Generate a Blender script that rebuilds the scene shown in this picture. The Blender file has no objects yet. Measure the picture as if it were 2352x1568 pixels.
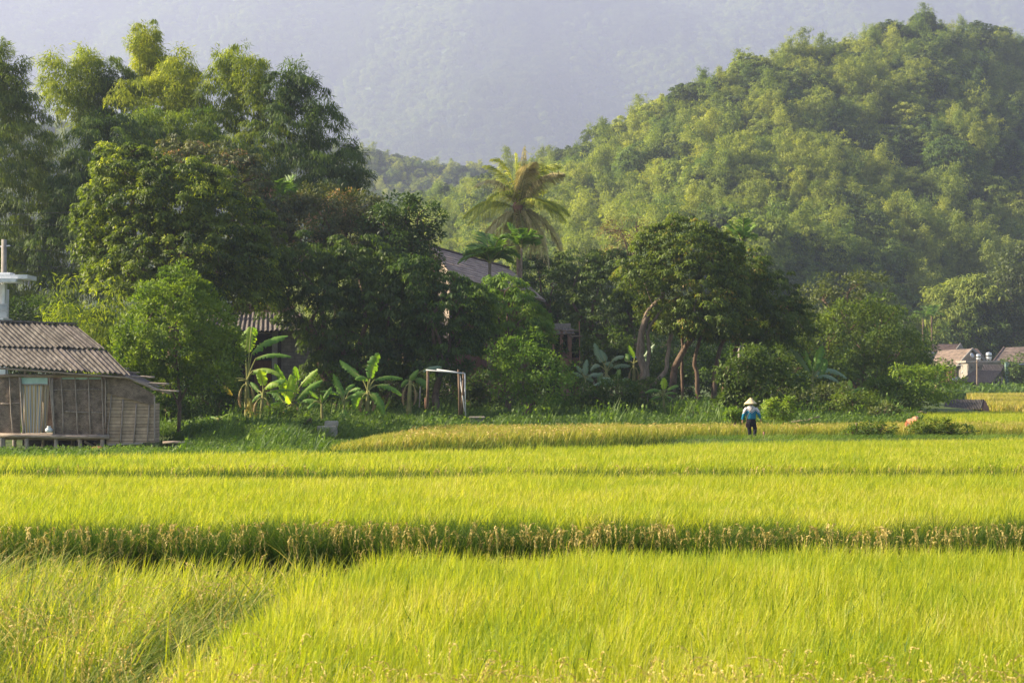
import bpy, math, random
import numpy as np
from mathutils import Vector
R = math.radians
scene = bpy.context.scene
col = scene.collection

# ------------------------------------------------------------------ camera
CAMZ = 2.5
F = 3266.0                      # focal length in units of a 2352 px wide picture
TILT = math.atan(101 / F)
cd = bpy.data.cameras.new("camera"); cam = bpy.data.objects.new("camera", cd); col.objects.link(cam)
cd.sensor_width = 36; cd.lens = 36 * F / 2352; cd.clip_start = 0.1; cd.clip_end = 6000
cam.location = (0, 0, CAMZ); cam.rotation_euler = (R(90) + TILT, 0, 0)
cd.dof.use_dof = True; cd.dof.focus_distance = 52; cd.dof.aperture_fstop = 6.3
scene.camera = cam
# ------------------------------------------------------------------ light
SUN_EL, SUN_AZ = 30, -88        # azimuth from +Y (view direction) towards +X
w = bpy.data.worlds.new("World"); scene.world = w; w.use_nodes = True
nt = w.node_tree; bg = nt.nodes['Background']
sky = nt.nodes.new('ShaderNodeTexSky'); sky.sky_type = 'NISHITA'; sky.sun_disc = False
sky.sun_elevation = R(SUN_EL); sky.sun_rotation = R(SUN_AZ); sky.dust_density = 2.0; sky.air_density = 1.0
nt.links.new(sky.outputs[0], bg.inputs[0]); bg.inputs[1].default_value = 0.055
ld = bpy.data.lights.new("sun", 'SUN'); ld.energy = 5.0; ld.angle = R(0.6); ld.color = (1.0, 0.86, 0.61)
lo = bpy.data.objects.new("sun", ld); col.objects.link(lo)
sd = Vector((math.sin(R(SUN_AZ)) * math.cos(R(SUN_EL)), math.cos(R(SUN_AZ)) * math.cos(R(SUN_EL)), math.sin(R(SUN_EL))))
lo.rotation_euler = sd.to_track_quat('Z', 'Y').to_euler(); lo.location = (-30, 20, 60)
scene.view_settings.view_transform = 'Standard'; scene.view_settings.look = 'None'
scene.view_settings.gamma = 1; scene.view_settings.use_curve_mapping = False
scene.view_settings.exposure = 2.05
cy = scene.cycles
cy.max_bounces = 6; cy.diffuse_bounces = 3; cy.glossy_bounces = 2; cy.transmission_bounces = 4
cy.transparent_max_bounces = 6; cy.volume_bounces = 1; cy.use_denoising = True
cy.sample_clamp_indirect = 6
HAZE_DENSITY = 0.00037

# ------------------------------------------------------------------ helpers
def ray(xv, yv):
    dx, dy = (xv - 1176) / F, (784 - yv) / F
    return np.array([dx, math.cos(TILT) - dy * math.sin(TILT), math.sin(TILT) + dy * math.cos(TILT)])
def at(xv, yv, Y):                                   # point on the ray through a pixel, at depth Y
    r = ray(xv, yv); r = r * (Y / r[1]); return np.array([r[0], r[1], r[2] + CAMZ])
def project(p):
    x, y, z = p[..., 0], p[..., 1], p[..., 2] - CAMZ
    yc = y * math.cos(TILT) + z * math.sin(TILT); zc = z * math.cos(TILT) - y * math.sin(TILT)
    return 1176 + F * x / yc, 784 - F * zc / yc
def sst(a, b, x):
    t = np.clip((np.asarray(x, float) - a) / (b - a), 0, 1); return t * t * (3 - 2 * t)
def vnoise(x, y, seed=0):                            # smooth value noise, vectorised
    x = np.asarray(x, float); y = np.asarray(y, float)
    xi, yi = np.floor(x).astype(np.int64), np.floor(y).astype(np.int64); fx, fy = x - xi, y - yi
    fx = fx * fx * (3 - 2 * fx); fy = fy * fy * (3 - 2 * fy)
    def h(a, b):
        n = (a * 374761393 + b * 668265263 + seed * 144665) & 0x7fffffff
        n = ((n ^ (n >> 13)) * 1274126177) & 0x7fffffff
        return ((n ^ (n >> 16)) & 0xffff) / 65535.0
    return (h(xi, yi) * (1 - fx) + h(xi + 1, yi) * fx) * (1 - fy) + (h(xi, yi + 1) * (1 - fx) + h(xi + 1, yi + 1) * fx) * fy
def fbm(x, y, seed=0, o=4):
    s, a, t = 0, 1.0, 0
    for k in range(o):
        s = s + a * vnoise(np.asarray(x) * 2 ** k, np.asarray(y) * 2 ** k, seed + k); t += a; a *= .5
    return s / t
def unit(v): return v / (np.linalg.norm(v, axis=-1, keepdims=True) + 1e-9)

def tag(o, label=None, cat=None, group=None, kind=None):
    if label: o['label'] = label
    if cat: o['category'] = cat
    if group: o['group'] = group
    if kind: o['kind'] = kind
    return o
def empty(name, loc=(0, 0, 0), rz=0.0, label=None, cat=None, group=None):
    o = bpy.data.objects.new(name, None); o.empty_display_size = .3; col.objects.link(o)
    o.location = tuple(float(v) for v in loc); o.rotation_euler = (0, 0, rz)
    return tag(o, label, cat, group)
def mesh_obj(name, V, Fq, mats, parent=None, tint=None, midx=None, smooth=False, link=True):
    V = np.asarray(V, np.float32).reshape(-1, 3); Fq = np.asarray(Fq, np.int32)
    me = bpy.data.meshes.new(name); n = len(Fq)
    me.vertices.add(len(V)); me.vertices.foreach_set('co', V.ravel())
    k = Fq.shape[1]
    me.loops.add(n * k); me.loops.foreach_set('vertex_index', Fq.ravel())
    me.polygons.add(n); me.polygons.foreach_set('loop_start', np.arange(0, n * k, k, dtype=np.int32))
    me.polygons.foreach_set('loop_total', np.full(n, k, np.int32))
    for m in (mats if isinstance(mats, (list, tuple)) else [mats]): me.materials.append(m)
    if midx is not None: me.polygons.foreach_set('material_index', np.asarray(midx, np.int32))
    if smooth: me.polygons.foreach_set('use_smooth', np.ones(n, bool))
    me.update(calc_edges=True)
    if tint is not None:
        a = me.attributes.new('tint', 'FLOAT', 'POINT'); a.data.foreach_set('value', np.asarray(tint, np.float32))
    o = bpy.data.objects.new(name, me)
    if link: col.objects.link(o)
    if parent is not None: o.parent = parent
    return o

class MB:
    """collects shapes, then links them as one mesh object"""
    def __init__(s): s.v = []; s.f = []; s.n = 0
    def add(s, V, Q):
        V = np.asarray(V, float).reshape(-1, 3); s.v.append(V); s.f += [tuple(i + s.n for i in q) for q in Q]; s.n += len(V); return s
    def box(s, c, size, rz=0, M=None):
        x, y, z = (d / 2 for d in size)
        V = np.array([[a * x, b * y, e * z] for a in (-1, 1) for b in (-1, 1) for e in (-1, 1)])
        if rz: cc, ss = math.cos(rz), math.sin(rz); V = V @ np.array([[cc, ss, 0], [-ss, cc, 0], [0, 0, 1]])
        if M is not None: V = V @ M.T
        return s.add(V + np.array(c), [(0, 1, 3, 2), (4, 6, 7, 5), (0, 4, 5, 1), (2, 3, 7, 6), (0, 2, 6, 4), (1, 5, 7, 3)])
    def beam(s, a, b, w, h):                        # rectangular bar from a to b
        a = np.array(a, float); b = np.array(b, float); d = unit(b - a)
        up = np.array([0, 0, 1.]) if abs(d[2]) < .9 else np.array([0, 1., 0]); sx = unit(np.cross(d, up)); u = np.cross(sx, d)
        V = [p + sx * i * w / 2 + u * j * h / 2 for p in (a, b) for i, j in ((-1, -1), (1, -1), (1, 1), (-1, 1))]
        return s.add(V, [(0, 1, 2, 3), (7, 6, 5, 4), (0, 4, 5, 1), (1, 5, 6, 2), (2, 6, 7, 3), (3, 7, 4, 0)])
    def tube(s, pts, r, n=8, cap=True):
        pts = np.asarray(pts, float); m = len(pts); r = np.broadcast_to(np.asarray(r, float), (m,))
        T = unit(np.gradient(pts, axis=0)); V = []
        ref = np.array([0.31, 0.95, 0.05]); 
        for i in range(m):
            a = np.cross(T[i], ref)
            if np.linalg.norm(a) < .15: a = np.cross(T[i], [1, 0, 0])
            a = unit(a); b = np.cross(T[i], a)
            for k in range(n):
                th = 2 * math.pi * k / n; V.append(pts[i] + (a * math.cos(th) + b * math.sin(th)) * r[i])
        Q = [(i * n + k, i * n + (k + 1) % n, (i + 1) * n + (k + 1) % n, (i + 1) * n + k) for i in range(m - 1) for k in range(n)]
        if cap: Q += [tuple(range(n))[::-1], tuple((m - 1) * n + k for k in range(n))]
        return s.add(V, Q)
    def poly(s, P, th=None, nrm=None):               # flat polygon, extruded by th along nrm
        P = np.asarray(P, float); k = len(P)
        if th is None: return s.add(P, [tuple(range(k))])
        if nrm is None: nrm = unit(np.cross(P[1] - P[0], P[2] - P[0]))
        V = np.vstack([P, P - np.array(nrm) * th])
        return s.add(V, [tuple(range(k)), tuple(range(k, 2 * k))[::-1]] + [(i, k + i, k + (i + 1) % k, (i + 1) % k) for i in range(k)])
    def lathe(s, prof, c=(0, 0, 0), n=24, cap=True):
        V = [(c[0] + r * math.cos(2 * math.pi * k / n), c[1] + r * math.sin(2 * math.pi * k / n), c[2] + z) for r, z in prof for k in range(n)]
        m = len(prof)
        Q = [(i * n + k, i * n + (k + 1) % n, (i + 1) * n + (k + 1) % n, (i + 1) * n + k) for i in range(m - 1) for k in range(n)]
        if cap: Q += [tuple(range(n))[::-1], tuple((m - 1) * n + k for k in range(n))]
        return s.add(V, Q)
    def grid(s, P):                                  # P: (a,b,3)
        a, b = P.shape[:2]
        return s.add(P.reshape(-1, 3), [(i * b + j, i * b + j + 1, (i + 1) * b + j + 1, (i + 1) * b + j) for i in range(a - 1) for j in range(b - 1)])
    def build(s, name, mat, parent=None, smooth=False, loc=None):
        me = bpy.data.meshes.new(name); me.from_pydata(np.vstack(s.v).tolist(), [], s.f); me.materials.append(mat)
        if smooth: me.polygons.foreach_set('use_smooth', np.ones(len(me.polygons), bool))
        me.update(); o = bpy.data.objects.new(name, me); col.objects.link(o)
        if parent is not None: o.parent = parent
        if loc is not None: o.location = loc
        return o

# ------------------------------------------------------------------ materials
def new_mat(name):
    m = bpy.data.materials.new(name); m.use_nodes = True; m.node_tree.nodes.clear()
    return m, m.node_tree.nodes, m.node_tree.links
def rgb(c): return (c[0], c[1], c[2], 1)
def leaf_mat(name, c1, c2, trans=0.42, gloss=0.05, tmul=(1.5, 1.5, 0.45), rough=.6, hue=.02, c3=None):
    m, N, L = new_mat(name)
    at_ = N.new('ShaderNodeAttribute'); at_.attribute_name = 'tint'
    oi = N.new('ShaderNodeObjectInfo')
    ramp = N.new('ShaderNodeValToRGB'); L.new(at_.outputs['Fac'], ramp.inputs[0])
    ramp.color_ramp.elements[0].color = rgb(c1); ramp.color_ramp.elements[1].color = rgb(c2)
    if c3 is not None:
        ramp.color_ramp.elements[1].position = .82; e = ramp.color_ramp.elements.new(.94); e.color = rgb(c3)
    hs = N.new('ShaderNodeHueSaturation'); L.new(ramp.outputs[0], hs.inputs['Color'])
    mr = N.new('ShaderNodeMapRange'); L.new(oi.outputs['Random'], mr.inputs[0]); mr.inputs[3].default_value = .5 - hue; mr.inputs[4].default_value = .5 + hue
    L.new(mr.outputs[0], hs.inputs['Hue'])
    mv = N.new('ShaderNodeMapRange'); L.new(oi.outputs['Random'], mv.inputs[0]); mv.inputs[3].default_value = 1 + hue * 12; mv.inputs[4].default_value = 1 - hue * 12
    L.new(mv.outputs[0], hs.inputs['Value'])
    d = N.new('ShaderNodeBsdfDiffuse'); L.new(hs.outputs[0], d.inputs[0])
    t = N.new('ShaderNodeBsdfTranslucent'); mm = N.new('ShaderNodeVectorMath'); mm.operation = 'MULTIPLY'; mm.inputs[1].default_value = tmul
    L.new(hs.outputs[0], mm.inputs[0]); L.new(mm.outputs[0], t.inputs[0])
    x = N.new('ShaderNodeMixShader'); x.inputs[0].default_value = trans; L.new(d.outputs[0], x.inputs[1]); L.new(t.outputs[0], x.inputs[2])
    gloss = gloss * .6; g = N.new('ShaderNodeBsdfGlossy'); g.inputs['Roughness'].default_value = rough; g.inputs[0].default_value = (1, 1, 1, 1)
    y = N.new('ShaderNodeMixShader'); y.inputs[0].default_value = gloss; L.new(x.outputs[0], y.inputs[1]); L.new(g.outputs[0], y.inputs[2])
    o = N.new('ShaderNodeOutputMaterial'); L.new(y.outputs[0], o.inputs[0]); return m
def solid(name, c1, c2=None, scale=6, rough=.8, bump=.0, stretch=(1, 1, 1), spec=.2, metallic=0, detail=6, c3=None, coords='Object', lo=.35, hi=.65):
    m, N, L = new_mat(name); p = N.new('ShaderNodeBsdfPrincipled'); o = N.new('ShaderNodeOutputMaterial'); L.new(p.outputs[0], o.inputs[0])
    p.inputs['Roughness'].default_value = rough; p.inputs['Specular IOR Level'].default_value = spec; p.inputs['Metallic'].default_value = metallic
    tc = N.new('ShaderNodeTexCoord'); mp = N.new('ShaderNodeMapping'); mp.inputs['Scale'].default_value = stretch; L.new(tc.outputs[coords], mp.inputs[0])
    n = N.new('ShaderNodeTexNoise'); n.inputs['Scale'].default_value = scale; n.inputs['Detail'].default_value = detail; n.inputs['Roughness'].default_value = .65; L.new(mp.outputs[0], n.inputs[0])
    r = N.new('ShaderNodeValToRGB'); L.new(n.outputs[0], r.inputs[0]); c2 = c2 or c1
    r.color_ramp.elements[0].color = rgb(c1); r.color_ramp.elements[0].position = lo
    r.color_ramp.elements[1].color = rgb(c2); r.color_ramp.elements[1].position = hi
    if c3 is not None: e = r.color_ramp.elements.new(min(.97, hi + .12)); e.color = rgb(c3)
    L.new(r.outputs[0], p.inputs['Base Color'])
    if bump: b = N.new('ShaderNodeBump'); b.inputs['Strength'].default_value = bump; b.inputs['Distance'].default_value = .03; L.new(n.outputs[0], b.inputs['Height']); L.new(b.outputs[0], p.inputs['Normal'])
    return m
def pattern(name, kind, c1, c2, cm, scale=1, bw=.5, rh=.25, mortar=.02, rough=.85, noise=.5, bump=.4, plane='xz'):
    """bricks / tiles / boards / weave on the xz (or xy) plane of the object's own space"""
    m, N, L = new_mat(name); p = N.new('ShaderNodeBsdfPrincipled'); o = N.new('ShaderNodeOutputMaterial'); L.new(p.outputs[0], o.inputs[0])
    p.inputs['Roughness'].default_value = rough; p.inputs['Specular IOR Level'].default_value = .15
    tc = N.new('ShaderNodeTexCoord'); sp = N.new('ShaderNodeSeparateXYZ'); cb = N.new('ShaderNodeCombineXYZ'); L.new(tc.outputs['Object'], sp.inputs[0])
    ax = {'xz': (0, 2), 'xy': (0, 1), 'yz': (1, 2)}[plane]; L.new(sp.outputs[ax[0]], cb.inputs[0]); L.new(sp.outputs[ax[1]], cb.inputs[1])
    b = N.new('ShaderNodeTexBrick'); L.new(cb.outputs[0], b.inputs[0]); b.inputs['Scale'].default_value = scale
    b.inputs['Color1'].default_value = rgb(c1); b.inputs['Color2'].default_value = rgb(c2); b.inputs['Mortar'].default_value = rgb(cm)
    b.inputs['Mortar Size'].default_value = mortar; b.inputs['Brick Width'].default_value = bw; b.inputs['Row Height'].default_value = rh; b.inputs['Mortar Smooth'].default_value = .3
    n = N.new('ShaderNodeTexNoise'); n.inputs['Scale'].default_value = 2.3; n.inputs['Detail'].default_value = 8; n.inputs['Roughness'].default_value = .75; L.new(tc.outputs['Object'], n.inputs[0])
    r = N.new('ShaderNodeValToRGB'); L.new(n.outputs[0], r.inputs[0]); r.color_ramp.elements[0].position = .3; r.color_ramp.elements[1].position = .72
    r.color_ramp.elements[0].color = (1 - noise,) * 3 + (1,); r.color_ramp.elements[1].color = (1.25, 1.22, 1.2, 1)
    mx = N.new('ShaderNodeMix'); mx.data_type = 'RGBA'; mx.blend_type = 'MULTIPLY'; mx.inputs[0].default_value = 1
    L.new(b.outputs[0], mx.inputs[6]); L.new(r.outputs[0], mx.inputs[7]); L.new(mx.outputs[2], p.inputs['Base Color'])
    bb = N.new('ShaderNodeBump'); bb.inputs['Strength'].default_value = bump; bb.inputs['Distance'].default_value = .02; L.new(b.outputs[1], bb.inputs['Height']); bb.invert = True; L.new(bb.outputs[0], p.inputs['Normal'])
    return m

M = {}
M['rice'] = leaf_mat('rice', (.215, .31, .022), (.50, .50, .036), .5, .03, (1.35, 1.35, .5), hue=0, c3=(.55, .50, .16))
M['rice_dark'] = leaf_mat('rice_edge', (.035, .09, .015), (.15, .22, .04), .3, .03, (1.3, 1.4, .6), hue=0, c3=(.50, .40, .16))  # darker copy of rice: shade of field fronts and gap put into colour
M['rice_lodged'] = leaf_mat('rice_lodged', (.06, .13, .025), (.36, .41, .075), .38, .03, (1.3, 1.3, .5), hue=0, c3=(.56, .46, .20))
M['rice_gold'] = leaf_mat('rice_gold', (.21, .28, .035), (.45, .42, .065), .42, .03, (1.3, 1.2, .5), hue=0, c3=(.55, .45, .15))
M['panicle'] = leaf_mat('panicle', (.42, .34, .10), (.62, .48, .18), .25, .03, (1.2, 1.1, .6), hue=0)
M['grass'] = leaf_mat('grass', (.05, .12, .016), (.20, .29, .035), .4, .04, hue=0)
M['weed'] = leaf_mat('weed', (.03, .08, .012), (.14, .22, .028), .38, .04, hue=0)
M['leaf_lychee'] = leaf_mat('lychee_leaves', (.022, .052, .009), (.20, .245, .018), .38, .04, (1.9, 1.9, .4), .5, c3=(.50, .50, .03))  # yellow ramp end: young tufts, and sunlit tufts painted into random clusters
M['leaf_dark'] = leaf_mat('dark_leaves', (.018, .045, .010), (.085, .14, .02), .32, .03, (1.6, 1.7, .5), .5)
M['leaf_mango'] = leaf_mat('mango_leaves', (.03, .055, .014), (.11, .13, .025), .34, .07, c3=(.42, .24, .12))
M['leaf_orange'] = leaf_mat('orange_tree_leaves', (.055, .12, .012), (.22, .30, .026), .42, .04)
M['leaf_mid'] = leaf_mat('green_leaves', (.032, .075, .011), (.135, .20, .022), .40, .03)
M['leaf_bright'] = leaf_mat('bright_leaves', (.06, .14, .016), (.22, .31, .03), .42, .03)
M['leaf_umbrella'] = leaf_mat('umbrella_leaves', (.026, .052, .009), (.165, .22, .022), .36, .03, (1.8, 1.7, .4), .5, c3=(.30, .20, .04))
M['leaf_olive'] = leaf_mat('olive_leaves', (.06, .085, .022), (.15, .18, .04), .38, .05)
M['leaf_bamboo'] = leaf_mat('bamboo_leaves', (.06, .115, .014), (.34, .38, .03), .48, .02, (1.6, 1.6, .4))
M['leaf_bamboo_dark'] = leaf_mat('dark_bamboo_leaves', (.032, .07, .014), (.16, .22, .028), .45, .03, (1.6, 1.6, .4))
M['leaf_brown'] = leaf_mat('thin_brown_leaves', (.10, .10, .04), (.20, .15, .08), .35, .03)
M['hill_a'] = leaf_mat('hill_leaves_pale', (.125, .175, .035), (.385, .425, .08), .42, .02, hue=.018)
M['hill_b'] = leaf_mat('hill_leaves_dark', (.04, .07, .022), (.13, .18, .045), .35, .02, hue=.018)
M['hill_c'] = leaf_mat('hill_leaves_mid', (.082, .137, .03), (.25, .32, .06), .38, .02, hue=.02)
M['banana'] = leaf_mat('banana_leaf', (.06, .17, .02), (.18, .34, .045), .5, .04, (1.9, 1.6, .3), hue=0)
M['banana_lit'] = leaf_mat('sunlit_young_banana_leaf', (.20, .38, .04), (.36, .50, .05), .6, .05, (1.7, 1.5, .3), hue=0)  # brighter copy of the banana leaf, sunlight on young leaves put into colour
M['banana_grey'] = leaf_mat('dusty_banana_leaf', (.10, .19, .09), (.20, .30, .15), .35, .12, (1.4, 1.5, .5), hue=0)
M['banana_dead'] = leaf_mat('yellowed_banana_leaf', (.38, .30, .05), (.50, .42, .07), .5, .03, (1.4, 1.2, .4), hue=0)
M['banana_withered'] = leaf_mat('withered_banana_leaf', (.16, .10, .05), (.34, .24, .12), .3, .02, (1.2, 1.1, .7), hue=0)
M['banana_stem'] = solid('banana_stem', (.14, .13, .05), (.30, .28, .09), 5, stretch=(1, 1, .25), c3=(.16, .07, .03))
M['palm'] = leaf_mat('palm_leaflets', (.18, .24, .035), (.50, .50, .08), .4, .05, hue=0)
M['palm_dry'] = leaf_mat('dry_palm_leaflets', (.34, .28, .11), (.64, .56, .30), .25, .04, (1.1, 1.1, .7), hue=0)
M['areca'] = leaf_mat('areca_leaflets', (.07, .16, .03), (.20, .32, .05), .42, .06, hue=0)
M['rachis'] = solid('frond_stalk', (.18, .20, .06), (.34, .32, .11), 8)
M['bark'] = solid('bark', (.07, .045, .03), (.20, .135, .095), 7, bump=.6, stretch=(1, 1, .35), c3=(.28, .20, .15))
M['bark_pale'] = solid('pale_bark', (.14, .10, .07), (.29, .22, .165), 7, bump=.5, stretch=(1, 1, .35))
M['culm'] = solid('bamboo_culm', (.14, .20, .05), (.30, .32, .10), 4, stretch=(1, 1, .2))
M['wood'] = solid('weathered_wood', (.20, .165, .135), (.42, .35, .30), 5, bump=.5, stretch=(4, 4, .6), c3=(.54, .46, .39))
M['wood_h'] = solid('weathered_pole', (.20, .15, .115), (.42, .34, .28), 5, bump=.3, stretch=(.8, 4, 4))
M['dark'] = solid('interior_shade', (.02, .016, .014), (.035, .03, .025), 3)  # near-black: shade of interiors and openings put into the colour
M['roof'] = solid('asbestos_roof', (.058, .05, .045), (.165, .145, .13), 2.2, .9, bump=.4, stretch=(2.5, .8, .8), c3=(.34, .29, .24), lo=.33, hi=.62)
M['roof_dark'] = solid('dark_roof_sheet', (.07, .058, .053), (.18, .155, .145), 3, .9, bump=.4, stretch=(3, .7, .7))
M['concrete'] = solid('concrete', (.24, .215, .19), (.38, .345, .30), 3, .9, bump=.2)
M['plaster'] = solid('white_plaster', (.60, .62, .66), (.78, .79, .80), 2, .8, lo=.3, hi=.5)
M['block'] = pattern('grey_block_wall', 'b', (.20, .175, .165), (.27, .235, .22), (.14, .125, .12), 1, .4, .2, .012)
M['brickred'] = pattern('red_brick', 'b', (.36, .17, .11), (.30, .13, .09), (.30, .24, .2), 1, .22, .075, .01)
M['tiles'] = solid('brown_roof_tiles', (.13, .10, .085), (.30, .225, .18), 1.2, .9, bump=.5, c3=(.42, .31, .22), stretch=(1, 1, 1.6))
M['tiles_dark'] = solid('dark_roof_tiles', (.07, .05, .045), (.16, .11, .10), 1.2, .9, bump=.5)
M['tiles_long'] = solid('grey_brown_tiles', (.22, .165, .14), (.44, .335, .28), 1.6, .9, bump=.5, c3=(.54, .43, .36), stretch=(.6, .6, 2))
M['weave'] = pattern('woven_bamboo', 'b', (.56, .44, .34), (.40, .31, .24), (.17, .125, .095), 1, .085, .03, .006, noise=.78, bump=.9)
M['boards'] = pattern('split_bamboo_boards', 'b', (.54, .41, .29), (.40, .30, .21), (.12, .085, .06), 1, 1.1, .13, .008, noise=.5, bump=.7)
M['mint'] = solid('mint_painted_board', (.36, .52, .45), (.50, .66, .58), 3)
M['soil'] = solid('red_soil', (.20, .085, .04), (.36, .16, .08), 6, bump=.5, coords='Object')
M['mud'] = solid('paddy_mud', (.035, .045, .015), (.10, .10, .035), 3, bump=.5)
M['bank'] = solid('grassy_earth', (.035, .06, .015), (.09, .12, .03), 2.5, bump=.6, c3=(.14, .10, .05))
M['hillsoil'] = solid('forest_floor', (.05, .08, .025), (.11, .15, .04), .15, bump=.3)
M['mountain'] = solid('far_forest', (.035, .06, .03), (.12, .16, .06), .035, detail=8)
M['pipe'] = solid('white_painted_pipe', (.42, .43, .45), (.56, .57, .59), 5, .5)
M['steel'] = solid('steel', (.60, .61, .63), (.75, .76, .78), 4, .3, metallic=.7, spec=.5)
M['blue_tin'] = solid('blue_tin', (.16, .42, .70), (.28, .55, .80), 3, .5)
M['orange'] = solid('faded_orange_cloth', (.62, .20, .09), (.80, .34, .20), 5)
M['black_rubber'] = solid('black_rubber', (.02, .02, .02), (.035, .035, .035), 3, .6)
M['cable'] = solid('cable', (.03, .03, .03), (.05, .05, .05), 3)
M['rust'] = solid('rusty_wood', (.22, .11, .075), (.38, .21, .15), 5, bump=.4, stretch=(1, 1, .4))
M['stain'] = solid('dark_red_wood', (.13, .055, .04), (.22, .10, .07), 4, stretch=(3, 3, .5))
M['glass'] = solid('window_glass', (.22, .26, .30), (.34, .38, .42), 1, .15, spec=.6)

# ------------------------------------------------------------------ ground
def gz(x, y):
    x = np.asarray(x, float); y = np.asarray(y, float)
    left = sst(-4, -9, x)
    y0 = 62 - 10.5 * left + 5 * sst(-12.6, -14, x); b = sst(y0, y0 + 6, y) * .55
    hole = sst(28, 33, x); b = b * (1 - hole)                      # far fields on the right stay low
    b = b + .55 * sst(72, 95, y) * (1 - hole)
    b = b + 1.3 * sst(95, 235, y)
    b = b + (fbm(x * .25, y * .25, 3) - .5) * .35 * sst(60, 70, y) * (1 - hole)
    dy = 57.3 + .05 * (x - 11)                                     # the dike the farmer walks on
    b = np.maximum(b, .36 * np.exp(-((y - dy) / 1.1) ** 4) * sst(-1, 5, x))
    b = b + .45 * np.exp(-(((x - 9.9) / 2.2) ** 2 + ((y - 76) / 1.6) ** 2))   # soil mound
    return b
def gpt(x, y): return np.array([x, y, float(gz(x, y))])
def base_at(xv, Y):
    x = (xv - 1176) / F * Y; return gpt(x, Y)

ys = np.concatenate([np.linspace(-60, 40, 30), np.linspace(41, 130, 179), np.geomspace(132, 3500, 70)])
xs = np.concatenate([-np.geomspace(1500, 48, 30), np.linspace(-46, 46, 139), np.geomspace(48, 1500, 30)])
X, Y = np.meshgrid(xs, ys, indexing='ij'); Z = gz(X, Y)
g = MB().grid(np.stack([X, Y, Z], -1)).build('ground', M['bank'], smooth=True); tag(g, kind='structure')

# ------------------------------------------------------------------ hills
RX = [300, 600, 780, 870, 1000, 1100, 1200, 1330, 1450, 1600, 1750, 1900, 2050, 2130, 2250, 2352, 2600, 3000]
RY = [790, 700, 570, 512, 445, 420, 385, 338, 270, 192, 138, 98, 64, 36, 58, 84, 120, 200]
D0 = [330, 300, 275, 255, 238, 226, 220, 214, 212, 212, 220, 236, 250, 258, 268, 282, 310, 330]
D1 = [420, 430, 440, 440, 420, 400, 385, 370, 360, 355, 360, 385, 415, 430, 450, 470, 500, 520]
def hill_pt(xv, s, canopy=6.0):
    yr = np.interp(xv, RX, RY); d0 = np.interp(xv, RX, D0); d1 = np.interp(xv, RX, D1)
    d = d0 + (d1 - d0) * s
    t = (885 - yr) / F; zr = t * d1 + CAMZ - canopy
    s1 = np.minimum(s, 1)
    prof = s1 ** .86 * (1 - .12 * np.sin(s1 * math.pi)) - np.maximum(s - 1, 0) * 1.1
    x = (xv - 1176) / F * d
    rough = (fbm(x * .022, d * .022, 11) - .5) * 26 * np.sin(np.clip(s, 0, 1) * math.pi) + (fbm(x * .07, d * .07, 17) - .5) * 9 * np.sin(np.clip(s, 0, 1) * math.pi)
    z = 1.2 + (zr - 1.2) * prof + rough; cap = CAMZ + t * d - canopy
    return np.stack([x, d, np.where(s < 1.001, np.minimum(z, cap - .02 * np.maximum(z - cap, 0)), z)], -1)
U, S = np.meshgrid(np.linspace(300, 3000, 150), np.linspace(0, 1.5, 70), indexing='ij')
P = hill_pt(U, S); P[:, 0, 2] = -1
h = MB().grid(P).build('hill', M['hillsoil'], smooth=True); tag(h, kind='structure')
# the lower, bluer hill behind it
def hill2_pt(xv, s, canopy=6.0):
    yr = np.interp(xv, [-400, 200, 700, 780, 900, 1000, 1060, 1120, 1300, 1600], [250, 290, 305, 332, 356, 375, 384, 380, 372, 400])
    d = 560 + 190 * s; zr = (885 - yr) / F * 750 + CAMZ - canopy
    s1 = np.minimum(s, 1); x = (xv - 1176) / F * d
    return np.stack([x, d, zr * (s1 ** .8) - np.maximum(s - 1, 0) * 120 + (fbm(x * .012, d * .012, 31) - .5) * 26 * np.sin(np.clip(s, 0, 1) * math.pi)], -1)
U, S = np.meshgrid(np.linspace(-400, 1600, 90), np.linspace(0, 1.4, 44), indexing='ij')
P = hill2_pt(U, S); P[:, 0, 2] = -1
h = MB().grid(P).build('hill', M['hillsoil'], smooth=True); tag(h, kind='structure')
# mountain that fills the background
def mtn_pt(x, y):
    z = (y - 1750) * .62 * sst(1700, 1900, y) + (fbm(x * .0022, y * .0012, 41, 6) - .5) * 420 * sst(1750, 2300, y)
    z = z - np.maximum(y - 3250, 0) * 1.2
    return np.stack([x, y, np.maximum(z, -.9)], -1)
X, Y = np.meshgrid(np.linspace(-1500, 1500, 340), np.linspace(1740, 3500, 200), indexing='ij')
h = MB().grid(mtn_pt(X, Y)).build('mountain', M['mountain'], smooth=True); tag(h, kind='structure')

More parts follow.
